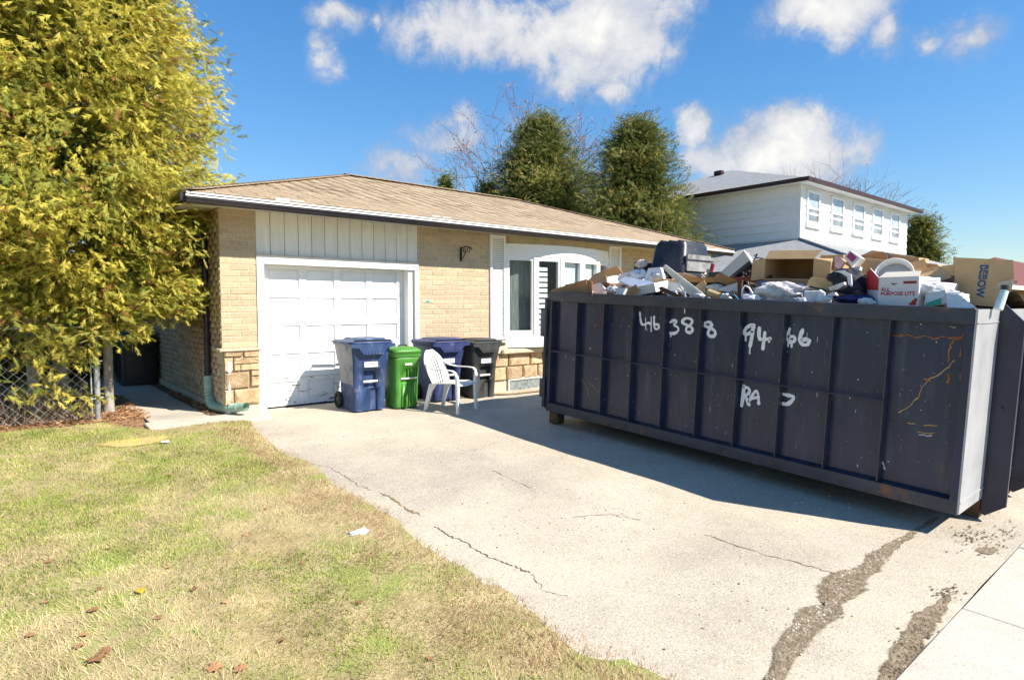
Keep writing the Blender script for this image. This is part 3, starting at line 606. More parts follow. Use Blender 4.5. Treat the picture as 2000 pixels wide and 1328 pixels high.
# --- soffit, fascia, gutter
MB().bb(EX0 + .03, EX1 - .03, EY0 + .06, 9.131, 2.885, 2.90).bb(EX0 + .03, XL + .011, 9.131, EY1 - .06, 2.885, 2.90).bb(XR, EX1 - .03, 9.131, EY1 - .06, 2.885, 2.90).build('soffit', m_white2, house)
MB().bb(EX0 + .03, EX1 - .03, EY0 + .035, EY0 + .06, 2.83, 2.93).bb(EX0 + .005, EX0 + .03, EY0 + .036, EY1 - .06, 2.86, 2.93).bb(XR - .02, XR, 8.7, 8.72, 2.84, 2.88).build('fascia', m_white2, house)
g = MB(); prof = [(8.575, 2.815), (8.515, 2.815), (8.498, 2.832), (8.490, 2.856), (8.472, 2.872), (8.472, 2.893), (8.575, 2.893)]
g.prism([(EX0 - .02, y, z) for y, z in prof], (EX1 - EX0 + .04, 0, 0)); gut = g.build('gutter', m_darkpipe, house)
MB().bb(EX0 - .03, EX1 + .03, 8.466, 8.50, 2.8935, 2.912).build('gutter_lip', m_white, gut)
MB().bb(EX0 - .025, EX1 + .025, 8.484, 8.55, 2.9125, 2.926).build('gutter_gap', m_darkpipe, gut)
MB().bb(EX0 - .02, EX1 + .02, 8.474, 8.56, 2.9265, 2.948, ch=.004).build('drip_edge', m_white, roof_o)
g = MB(); g.prism([(EX0 - .075, y, z) for y, z in ((EY0, 2.835), (EY0, 2.945), (EY1, 2.945), (EY1, 2.835))], (0.07, 0, 0)); g.build('side_gutter', m_darkpipe, house)
# little sheet-metal pieces lying over the gutter edge
MB().box((3.02, 8.57, 2.978), (.20, .10, .04), Matrix.Rotation(0, 4, 'Z'), .004).build('flashing_patch', m_white, roof_o)
for xx in (3.24, 5.53, 5.74): MB().box((xx, 8.60, 2.985), (.19, .10, .03), None, .008).build('flashing_patch', m_greymetal, roof_o)
# --- garage front
GX0, GX1 = 2.93, 5.335
gf = MB()
gf.bb(2.83, GX0, 9.10, 9.34, -0.02, 2.135).bb(2.83, 5.52, 9.10, 9.34, 2.1355, 2.25).bb(GX1, 5.44, 9.14, 9.34, -0.02, 2.135)
gframe = gf.build('garage_frame', m_white, house)
MB().bb(5.4405, 5.52, 9.085, 9.34, -0.02, 2.135).build('frame_post', m_white2, gframe)
MB().bb(2.82, 5.53, 9.075, 9.16, 2.2505, 2.272).build('drip_cap', m_greymetal, gframe)
MB().bb(2.83, 5.52, 9.16, 9.34, 2.2725, 2.885).build('header_backing', mat('grey_gap', (.30, .29, .25), (.36, .34, .3), 5, .8), gframe)
pl = np.linspace(2.83, 5.52, 14)
for i in range(13): MB().bb(pl[i] + .004, pl[i + 1] - .004, 9.128 + random.uniform(-.002, .002), 9.162, 2.2735, 2.884, ch=.003).build('plank', mat('plank_paint', (0.72, 0.70, 0.62), (0.80, 0.78, 0.72), 4, .6, .1, 20, rnd=.035, stretch=(4, 4, .6)), gframe)
m_door = mat('garage_door_white', (0.80, 0.80, 0.79), (0.86, 0.86, 0.85), 3, 0.5, 0.06, 14)
# worn paint low on the door: weathered wood shows through
m_doorlow = mat('garage_door_worn', (0.78, 0.78, 0.76), (0.84, 0.84, 0.82), 4, 0.6, 0.25, 24, col3=(0.20, 0.18, 0.155), scale3=7, mid3=(.60, .63), stretch=(1, 1, 3.2))
gdoor = MB().bb(GX0, GX1, 9.335, 9.36, 0.03, 2.14).build('garage_door', m_door, house)
SH = 2.135 / 5
for r in range(5):
    z0 = 2.135 - (r + 1) * SH + .004; z1 = 2.135 - r * SH - .002; mm = m_doorlow if r == 4 else m_door
    st = [GX0, GX0 + .13]; pw = (GX1 - GX0 - .26 - 3 * .10) / 4; sec = MB(); cols_ = []
    xs = GX0 + .13
    sec.bb(GX0 + .002, xs, 9.305, 9.335, z0, z1)
    for q in range(4):
        cols_.append((xs, xs + pw)); xe = xs + pw
        sec.bb(xe, min(xe + (.10 if q < 3 else .128), GX1 - .002), 9.305, 9.335, z0, z1); xs = xe + .10
        sec.bb(cols_[q][0], cols_[q][1], 9.305, 9.335, z1 - .055, z1).bb(cols_[q][0], cols_[q][1], 9.305, 9.335, z0, z0 + .085)
    so = sec.build('door_section', mm, gdoor)
    for (a, b) in cols_:
        za, zb = z0 + .085, z1 - .055; p = MB(); e = .05
        p.add([(a, 9.334, za), (b, 9.334, za), (b, 9.334, zb), (a, 9.334, zb), (a + e, 9.318, za + e), (b - e, 9.318, za + e), (b - e, 9.318, zb - e), (a + e, 9.318, zb - e)],
              [(0, 1, 5, 4), (1, 2, 6, 5), (2, 3, 7, 6), (3, 0, 4, 7), (4, 5, 6, 7)]); p.build('panel', mm, so)
MB().bb(2.75, 5.5, 9.06, 9.36, -.14, -.025, ch=.015).build('threshold', m_found, house)
MB().bb(2.55, 2.92, 8.98, 9.06, -.10, 0.0, ch=.01).build('door_stop_block', m_white2, house)
# --- stone pier at the garage corner
m_ledge = mat('stone_ledge', (0.44, 0.36, 0.24), (0.58, 0.50, 0.37), 9, .9, .6, 30)
pier = MB().bb(XL + .0, 2.83, 9.085, 9.131, 0.05, 0.88).bb(XL + .0, XL + .011, 9.131, 9.40, 0.05, .88).build('stone_pier', m_mortar, house)
def stone(parent, x0, x1, z0, z1, y=9.085, d=.05):
    n = 12; ring = []; cx, cz, hx, hz = (x0 + x1) / 2, (z0 + z1) / 2, (x1 - x0) / 2, (z1 - z0) / 2
    for i in range(n):
        t = 2 * pi * (i + .5) / n; c, s = cos(t), sin(t); k = 1 / max(abs(c), abs(s)); f = random.uniform(.95, 1.0)
        ring.append((cx + hx * min(1, max(-1, c * k * 1.0)) * f, cz + hz * min(1, max(-1, s * k)) * random.uniform(.95, 1.0)))
    r0 = [(x, y, z) for x, z in ring]; r1 = [(x, y - d * .7, z) for x, z in ring]; r2 = [(cx + (x - cx) * .86, y - d * random.uniform(.85, 1.1), cz + (z - cz) * .84) for x, z in ring]
    b = MB(); b.loft([r0, r1, r2], cap=True, smooth=False); return b.build('stone', m_stone, parent)
for s_ in [(2.345, 2.60, .815, .875), (2.615, 2.825, .80, .875), (2.345, 2.46, .60, .80), (2.475, 2.825, .705, .79), (2.475, 2.56, .615, .695), (2.57, 2.825, .61, .695), (2.345, 2.68, .355, .59), (2.70, 2.825, .52, .60), (2.70, 2.825, .375, .51), (2.345, 2.46, .13, .345), (2.475, 2.825, .13, .345)]: stone(pier, *s_)
MB().bb(2.28, 2.85, 9.02, 9.131, .882, .928, ch=.012).bb(2.28, 2.338, 9.131, 9.40, .882, .928, ch=.01).build('ledge', m_ledge, pier)
MB().bb(2.36, 2.83, 9.06, 9.35, -.15, .05).build('footing', m_found, house)
# --- stone base under the window
base = MB().bb(7.0, 10.9, 9.09, 9.131, -.35, .60).build('stone_base', m_mortar, house)
zr = [(.36, .60), (.10, .35)]
for (za, zb) in zr:
    x = 6.98
    while x < 10.8:
        w = random.uniform(.32, .62)
        if x + w > 10.85: w = 10.87 - x
        if not (za < .2 and 7.42 < x + w / 2 < 8.5 and False): stone(base, x + .01, x + w - .01, za, zb, 9.09, .07)
        x += w
MB().bb(7.08, 7.42, 8.99, 9.131, .605, .86, ch=.02).build('quoin', m_ledge, base)
MB().bb(7.25, 10.6, 8.92, 9.131, .605, .70, ch=.02).build('ledge', m_ledge, base)
MB().bb(7.0, 10.95, 9.07, 9.09, -.40, .09).build('footing', m_found, house)
bw_ = MB().bb(7.46, 8.45, 9.03, 9.07, -.20, -.165).bb(7.46, 8.45, 9.03, 9.07, .075, .13).bb(7.46, 7.50, 9.03, 9.07, -.165, .075).bb(8.41, 8.45, 9.03, 9.07, -.165, .075).build('basement_window', m_greymetal, house)
MB().bb(7.50, 8.41, 9.052, 9.058, -.165, .075).build('pane', mat('dirty_pane', (0.10, 0.13, 0.13), (0.30, 0.33, 0.32), 22, .3, 0, spec=.6), bw_)
MB().prism([(7.42, 9.06, -.19), (7.42, 8.86, -.235), (7.42, 8.86, -.205), (7.42, 9.06, -.165)], (1.1, 0, 0)).build('sill', m_white, bw_)
# --- shutters
for (xa, xb) in ((7.075, 7.445), (10.43, 10.84)):
    sh = MB().bb(xa, xa + .045, 9.085, 9.131, .88, 2.86).bb(xb - .045, xb, 9.085, 9.131, .88, 2.86).bb(xa + .045, xb - .045, 9.085, 9.131, .88, .93).bb(xa + .045, xb - .045, 9.085, 9.131, 2.81, 2.86).build('shutter', m_vinyl, house)
    sl = MB(); z = .935
    while z < 2.80: sl.prism([(xa + .045, 9.128, z + .036), (xa + .045, 9.112, z + .004), (xa + .045, 9.112, z), (xa + .045, 9.128, z + .030)], (xb - xa - .09, 0, 0)); z += .042
    tag(sl.build('louvre', m_vinyl, sh), kind='stuff')
# --- bow window: five lights on an arc
cx, half, sag = 8.935, 1.475, 0.34; Rb = (half ** 2 + sag ** 2) / (2 * sag); cyb = 9.12 - sag + Rb; th0 = math.asin(half / Rb)
bow = MB()
arc = lambda t, r: (cx + r * sin(t), cyb - r * cos(t))
tt = np.linspace(-th0, th0, 6)
def arcslab(b, r0, r1, z0, z1, k=20):
    ts = np.linspace(-th0, th0, k); vs = []
    for t in ts:
        for r in (r0, r1):
            x, y = arc(t, r); vs += [(x, y, z0), (x, y, z1)]
    fs = []
    for i in range(k - 1):
        a = i * 4; fs += [(a + 2, a + 6, a + 7, a + 3), (a, a + 1, a + 5, a + 4), (a + 1, a + 3, a + 7, a + 5), (a, a + 4, a + 6, a + 2)]
    fs += [(0, 2, 3, 1), (4 * k - 4, 4 * k - 3, 4 * k - 1, 4 * k - 2)]; b.add(vs, fs)
bow_o = MB(); arcslab(bow_o, Rb - .14, Rb + .035, .86, .97); arcslab(bow_o, Rb - .14, Rb + .03, 2.48, 2.60); bow_o = bow_o.build('bow_window', m_vinyl, house)
b = MB(); arcslab(b, Rb - .30, Rb + .06, .72, .857); b.build('sill', m_white, bow_o)
b = MB(); arcslab(b, Rb - .30, Rb + .02, 2.6005, 2.72); b.build('head_board', m_vinyl, bow_o)
b = MB(); arcslab(b, Rb - .32, Rb - .01, 2.7205, 2.884); b.build('head_panel', mat('tan_panel', (.42, .34, .2), (.5, .41, .26), 4, .7), bow_o)
m_glass = glass('window_glass', (0.88, 0.92, 0.92), 0.0); m_blind = mat('blind', (0.80, 0.81, 0.82), (0.86, 0.87, 0.88), 3, 0.8); m_screen = mat('insect_screen', (0.10, 0.10, 0.10), (0.13, 0.13, 0.13), 80, .8)
for i in range(5):
    p0 = Vector((*arc(tt[i], Rb), 0)); p1 = Vector((*arc(tt[i + 1], Rb), 0)); d = (p1 - p0); Lp = d.length; M = frame_M(p0, d, (0, 0, 1)); # x along, y up, z outward
    M = Matrix.Translation(p0) @ Matrix.Rotation(atan2(d.y, d.x), 4, 'Z')
    f = MB(); W = .075
    f.bb(.012, W, -.03, .06, .972, 2.478, M).bb(Lp - W, Lp - .012, -.03, .06, .972, 2.478, M).bb(W, Lp - W, -.03, .06, .972, .972 + W, M).bb(W, Lp - W, -.03, .06, 2.478 - W, 2.478, M)
    fo = f.build('window', m_vinyl, bow_o)
    MB().bb(W, Lp - W, .012, .018, .972 + W, 2.478 - W, M).build('pane', m_glass, fo)
    MB().bb(-.045, .0115, -.045, .07, .972, 2.478, M).build('mullion', m_vinyl, bow_o)
    if i in (1, 2, 3):
        q = MB(); z = 1.06; ww_ = Lp - .30 if i == 1 else Lp - .16
        while z < (2.36 if i > 1 else 2.28): q.bb(.03, .03 + ww_, .075, .080, z, z + .075, M); z += .105 if i == 1 else .080
        tag(q.build('blind_slats', m_blind, bow_o), kind='stuff')
    if i == 0: MB().bb(.02, Lp - .02, .16, .165, 1.0, 2.4, M).build('dark_curtain', mat('dark_curtain', (.15, .155, .14), (.30, .31, .29), 5, .9, stretch=(9, 9, .6)), bow_o)
    if i in (2, 3): MB().bb(.02, Lp - .02, .10, .104, 1.0, 2.43, M).build('pale_curtain', mat('pale_curtain', (.62, .67, .72), (.76, .79, .82), 4, .9, stretch=(9, 9, .5)), bow_o)
    if i == 4: MB().bb(.02, Lp - .02, .16, .165, 1.0, 2.4, M).build('dark_curtain', MATS['dark_curtain'], bow_o)
# --- downspout, green corrugated drain hose, pale standpipe
MB().tube([(1.80, 9.75, 2.83), (1.82, 9.75, 2.72), (2.05, 9.73, 2.60), (2.24, 9.72, 2.54), (2.285, 9.71, 2.45), (2.285, 9.70, 2.3), (2.285, 9.70, 0.42)], .042, 10).build('downspout', m_darkpipe, house)
MB().tube([(2.285, 9.70, 1.96), (2.285, 9.70, 2.0)], .052, 10).tube([(2.285, 9.70, 0.95), (2.285, 9.70, 0.98)], .050, 10).build('pipe_strap', m_darkpipe, house)
m_hose = mat('green_hose', (0.22, 0.37, 0.29), (0.34, 0.48, 0.38), 8, 0.5, 0.1, 30)
path = [Vector(p) for p in ((2.285, 9.70, .50), (2.285, 9.68, .30), (2.285, 9.63, .18), (2.29, 9.53, .095), (2.31, 9.38, .075), (2.37, 9.18, .08), (2.44, 9.02, .095), (2.49, 8.93, .11), (2.56, 8.82, .125))]
fine = []
for i in range(len(path) - 1):
    for k in range(12): fine.append(path[i].lerp(path[i + 1], k / 12))
fine.append(path[-1]); rr = []
for i, p in enumerate(fine): rr.append(.062 if i < 16 else (.050 + .018 * (1 if (i // 2) % 2 else 0) if i < 84 else .060))
MB().tube(fine, rr, 14, cap=False).build('drain_hose', m_hose, house)
MB().tube([(2.405, 9.055, .02), (2.405, 9.055, .60)], .022, 10).build('standpipe', mat('pale_pipe', (.58, .60, .52), (.66, .68, .6), 9, .5), house)
MB().tube([(2.405, 9.045, .60), (2.405, 9.045, .74)], .03, 10).build('pipe_cap', m_vinyl, house)
# --- iron bracket and small plaque on the brick
m_iron = mat('black_iron', (0.012, 0.012, 0.012), (0.02, 0.018, 0.018), 9, .5)
ib = MB().bb(6.395, 6.425, 9.095, 9.119, 2.33, 2.58); ib.tube([(6.41, 9.10, 2.56), (6.42, 8.98, 2.59), (6.43, 8.86, 2.57), (6.43, 8.80, 2.52)], .011, 6)
for k in range(2):
    c0 = Vector((6.415, 9.0 - .12 * k, 2.51)); ib.tube([c0 + Vector((0, .05 * cos(a) * (1 - a / 12), .05 * sin(a) * (1 - a / 12))) for a in np.linspace(0, 7, 16)], .007, 5)
ib.tube([(6.41, 9.10, 2.36), (6.415, 9.02, 2.42), (6.415, 8.95, 2.50)], .008, 6)
ib.build('iron_bracket', m_iron, house)
pq = MB().bb(5.60, 5.80, 9.108, 9.119, 1.585, 1.625, ch=.002).build('address_plaque', mat('pale_green_plaque', (.55, .66, .52), (.62, .72, .6), 20, .5), house)
MB().bb(5.66, 5.74, 9.104, 9.1075, 1.592, 1.618).build('green_band', mat('plaque_green', (.10, .38, .14)), pq)

# ================================================================== STEEL BIN
TILT = atan(SL)
DX, DY = 5.86, 1.43
dump = empty('roll_off_bin', (DX, DY, plane_z(DY)), (TILT, 0, 0), label='long dark steel roll-off bin heaped with rubbish, hand-painted with white numbers', cat='dumpster')
DM = wm(dump); DI = DM.inverted()
W_, L_, ZB, ZT = 2.40, 4.85, 0.178, 1.85
m_steel = mat('charcoal_steel', (0.010, 0.018, 0.052), (0.020, 0.030, 0.068), 2.2, 0.30, 0.22, 2.5, spec=0.5, col3=(0.060, 0.074, 0.105), scale3=5.0, mid3=(.52, .82), stretch=(1, 1.8, .3), detail=9)
m_rail = mat('rail_steel', (0.022, 0.028, 0.046), (0.042, 0.048, 0.068), 5, 0.40, 0.08, 20, spec=0.5, col3=(0.17, 0.075, 0.035), scale3=3.1, mid3=(.61, .70))
m_rust = mat('rust', (0.22, 0.085, 0.03), (0.40, 0.18, 0.07), 30, 0.9, 0.4, 60)
m_navy = mat('navy_steel', (0.010, 0.012, 0.032), (0.020, 0.023, 0.050), 3, 0.35, 0.05, 12, spec=.5, col3=(0.12, 0.05, 0.03), scale3=3.2, mid3=(.68, .74))
m_greysteel = mat('grey_painted_steel', (0.33, 0.335, 0.35), (0.42, 0.425, 0.44), 3, 0.4, 0.05, 12, spec=.5)
def DB(*a, **k): return MB()
P = MB().bb(.08, .095, .0, L_, ZB + .13, ZT - .13); P.build('side_panel', m_steel, dump, world=False)
MB().bb(W_ - .095, W_ - .08, .016, L_, ZB + .13, ZT).build('side_panel', m_steel, dump, world=False)
MB().bb(0.0, .10, -.012, L_, ZT - .13, ZT, ch=.006).build('top_rail', m_rail, dump, world=False)
MB().bb(W_ - .10, W_, -.012, L_, ZT - .13, ZT + .001, ch=.006).build('top_rail', m_rail, dump, world=False)
MB().prism([(0.0, -.012, ZB), (0.0, -.012, ZB + .115), (.08, -.012, ZB + .135), (.12, -.012, ZB + .135), (.12, -.012, ZB)], (0, L_ + .012, 0)).build('bottom_rail', m_rail, dump, world=False)
MB().bb(W_ - .12, W_, -.012, L_, ZB, ZB + .13).build('bottom_rail', m_rail, dump, world=False)
MB().bb(.121, W_ - .121, .016, L_, ZB + .02, ZB + .06).build('floor', m_steel, dump, world=False)
MB().bb(-.001, W_, -.028, -.0125, ZB + .01, ZT - .006).bb(-.001, W_, -.034, -.0285, ZT - .12, ZT - .11).bb(-.001, W_, -.034, -.0285, ZB + .10, ZB + .112).build('end_panel', m_greysteel, dump, world=False)
MB().bb(.002, .10, -.011, .045, ZB + .116, ZT - .131).build('corner_post', m_steel, dump, world=False)
ribme = MB().bb(0, .082, -.006, .006, ZB + .125, ZT - .128).mesh('rib'); ribme.materials.append(m_rail)
for k in range(9): inst('rib', ribme, dump, DM @ Matrix.Translation((0, .585 + .4655 * k, 0)))
for y in (L_ - .06,): MB().bb(0.0, .085, y, y + .06, ZB + .125, ZT - .131).build('corner_post', m_rail, dump, world=False)
MB().tube([(-.010, .585, 1.02), (-.010, 2.4, 1.025), (-.010, L_ - .02, 1.03)], .010, 6).build('mid_rod', m_rail, dump, world=False)
for xx in (.68, 1.72):
    MB().prism([(xx, -.0285, .05), (xx, -.06, .04), (xx, -.20, .155), (xx, -.20, 1.74), (xx, -.05, 1.895), (xx, -.0285, 1.895)], (.028, 0, 0)).build('end_fin', m_navy, dump, world=False)
    MB().bb(xx + .028, xx + .10, -.05, -.0285, .05, 1.85).build('fin_flange', m_navy, dump, world=False)
    MB().bb(xx, xx + .10, -.02, L_ - .1, .004, ZB + .019).build('skid_rail', mat('rusty_steel', (.06, .045, .035), (.16, .08, .04), 5, .8, .3, 30), dump, world=False)
MB().tube([(.64, -.10, 1.0), (.70, -.10, 1.0)], .012, 6).tube([(1.68, -.10, 1.0), (1.75, -.10, 1.0)], .012, 6).build('latch_pin', m_rail, dump, world=False)
# tail door with hinges and rollers at the house end
MB().bb(.02, W_ - .02, L_ + .002, L_ + .055, ZB + .02, ZT - .02).build('tail_door', m_steel, dump, world=False)
for (z0, z1, dy) in ((1.22, 1.60, .14), (.36, .62, .12), (.95, 1.02, .08)): MB().bb(-.03, .05, L_ + .056, L_ + dy, z0, z1, ch=.008).build('hinge', m_steel, dump, world=False)
MB().tube([(-.02, L_ + .03, ZB + .05), (-.02, L_ + .03, ZT - .1)], .026, 8).build('hinge_rod', m_rail, dump, world=False)
for xx in (.03, W_ - .21):
    for yy in (L_ - .20,):
        MB().bb(xx, xx + .17, yy, yy + .17, .004, ZB - .002, ch=.02).build('foot', MATS['rusty_steel'], dump, world=False)
# spray-painted number, strokes read off the panel
m_spray = mat('white_spray_paint', (0.80, 0.80, 0.80), (0.86, 0.86, 0.86), 20, 0.6)
def dl(px, py, off=0.0):
    """photo pixel -> bin-local point on the outer face of the side sheet"""
    d = ray(px, py); o = DI @ CAM; dv = DI.to_3x3() @ d; t = (.08 - o.x) / dv.x; p = o + dv * t; return Vector((.08 - off, p.y, p.z))
z1 = lambda x, y: (1030 + x * 530 / 1955, 540 + y * 530 / 1955)
z2 = lambda x, y: (1500 + x * 500 / 1383, 560 + y * 500 / 1383)
GL = [(z1, .034, [[(812, 258), (815, 300), (822, 342), (845, 350), (868, 332), (893, 342)], [(853, 300), (855, 385)], [(893, 292), (893, 395)], [(914, 292), (914, 360), (925, 382), (948, 375), (948, 345), (920, 345)]]),
      (z1, .040, [[(1030, 330), (1060, 312), (1078, 325), (1052, 352), (1085, 362), (1092, 390), (1062, 412), (1032, 408)], [(1036, 410), (1034, 432)]]),
      (z1, .040, [[(1178, 345), (1195, 322), (1172, 302), (1138, 300), (1113, 325), (1135, 345), (1180, 360), (1194, 385), (1178, 406), (1148, 400), (1142, 375), (1165, 355)], [(1133, 222), (1135, 262)]]),
      (z1, .042, [[(1315, 365), (1335, 345), (1315, 328), (1285, 330), (1268, 350), (1300, 365), (1340, 380), (1360, 405), (1345, 432), (1312, 432), (1300, 405), (1315, 378)]]),
      (z1, .048, [[(1632, 352), (1605, 352), (1572, 375), (1560, 412), (1590, 418), (1625, 390), (1632, 352), (1618, 440), (1606, 500)], [(1606, 500), (1602, 555)], [(1575, 418), (1574, 460)]]),
      (z1, .044, [[(1672, 372), (1668, 450), (1700, 455), (1748, 448)], [(1712, 405), (1704, 470), (1698, 520)], [(1745, 450), (1742, 470)]]),
      (z2, .044, [[(118, 228), (106, 268), (112, 298), (142, 298), (148, 278), (135, 266), (112, 272)], [(110, 298), (109, 322)], [(128, 300), (128, 324)]]),
      (z2, .046, [[(188, 232), (172, 276), (180, 312), (212, 316), (226, 296), (212, 282), (180, 290)]]),
      (z1, .044, [[(1562, 790), (1555, 860), (1545, 930)], [(1562, 795), (1592, 800), (1606, 825), (1590, 848), (1560, 860)], [(1570, 862), (1585, 890), (1600, 925)]]),
      (z1, .040, [[(1590, 915), (1625, 850), (1650, 815), (1665, 850), (1668, 912)], [(1608, 880), (1668, 868)]]),
      (z2, .044, [[(66, 576), (100, 584), (142, 592), (132, 615), (105, 636), (78, 630)], [(142, 592), (140, 612)]])]
names = ['digits_four_one_six', 'digit_three', 'digit_eight', 'digit_eight', 'digit_nine', 'digit_four', 'digit_six', 'digit_six', 'letter_r', 'letter_a', 'letter_j']
for (zf, w, strokes), nm in zip(GL, names):
    b = MB()
    for st in strokes:
        p = [dl(*zf(*q)) for q in st]
        if len(p) > 3:                                   # round the stroke a little
            q = [p[0]]
            for i in range(len(p) - 1): q += [p[i].lerp(p[i + 1], .25), p[i].lerp(p[i + 1], .75)]
            p = q + [p[-1]]
        ww2 = w * .80 * (.55 if len(st) == 2 and abs(p[0].y - p[-1].y) < .03 else 1)
        b.ribbon(p, (-1, 0, 0), [ww2 * random.uniform(.72, 1.25) for _ in p], 0.003)
    b.build(nm, m_spray, dump, world=False, recalc=False)
# scratches: bare rusty streaks and pale scrapes
m_scr = mat('ochre_scratch', (0.40, 0.25, 0.10), (0.52, 0.36, 0.18), 40, .8); m_red = mat('red_scrape', (.22, .03, .025), (.3, .05, .04), 20, .6); m_pale = mat('pale_scrape', (.42, .42, .43), (.55, .55, .55), 30, .6)
for zf, w, mm, st in [(z1, .018, m_red, [(535, 300), (505, 345), (480, 385)]), (z1, .012, m_scr, [(390, 740), (420, 770), (435, 815), (443, 855)]), (z1, .009, m_scr, [(430, 750), (480, 790), (512, 832)]), (z1, .025, m_red, [(655, 1020), (635, 1055)]),
                  (z2, .016, m_rust, [(655, 258), (690, 268), (720, 262), (765, 262), (800, 275), (850, 265), (900, 280), (940, 270), (1000, 278), (1060, 262)]), (z2, .022, m_rust, [(1050, 280), (1005, 285), (985, 310), (980, 360), (975, 400)]),
                  (z2, .014, m_scr, [(1002, 400), (975, 435), (930, 470), (860, 505), (835, 545), (815, 590), (775, 635), (708, 678)]), (z2, .03, m_rust, [(975, 470), (970, 520)]), (z2, .022, m_rust, [(850, 500), (875, 508)]), (z2, .012, m_pale, [(820, 800), (880, 806)]), (z2, .010, m_pale, [(980, 215), (1015, 220)]),
                  (z2, .010, m_scr, [(755, 735), (790, 740)]), (z2, .010, m_scr, [(845, 748), (915, 752)]), (z2, .010, m_scr, [(805, 783), (830, 786), (905, 790)]), (z1, .016, m_rust, [(695, 300), (698, 318)]), (z2, .028, m_pale, [(620, 945), (632, 985)]),
                  (z2, .020, m_rust, [(1040, 330), (1035, 380)]), (z2, .022, m_rust, [(1040, 470), (1038, 500)]), (z2, .014, m_pale, [(480, 955), (485, 975)]), (z2, .02, m_rust, [(945, 985), (942, 1010)])]:
    b = MB(); p = wig([dl(*zf(*q)) for q in st], 0.0, 3); p = [v + Vector((0, random.uniform(-.006, .006), random.uniform(-.006, .006))) for v in p]
    b.ribbon(p, (-1, 0, 0), [w * .62 * random.uniform(.35, 1.5) for _ in p], 0.003); b.build('scratch', mm, dump, world=False, recalc=False)
# paint drips / speckles and rust along the rails
V = []; Fc = []; Cc = []
for _ in range(230):
    y, z = rng.uniform(.02, L_ - .05), rng.uniform(ZB + .16, ZT - .15); s = rng.uniform(.002, .0055); h = s * rng.choice([1, 1, 1.2, 1.5, 2, 5]); k = len(V)
    if h > .02: s *= .6
    V += [(.0775, y - s, z - h), (.0775, y + s, z - h), (.0775, y + s, z + h), (.0775, y - s, z + h)]; Fc.append((k, k + 1, k + 2, k + 3)); g_ = rng.choice([.16, .2, .5]); Cc += [(g_, g_, g_ * 1.02)] * 4
np_mesh('paint_specks', (np.array(V) @ np.array(DM)[:3, :3].T + np.array(DM)[:3, 3]), np.array(Fc), mat('specks', (1, 1, 1), attr='Col', rough=.6), dump, cols=np.array(Cc), kind='stuff')

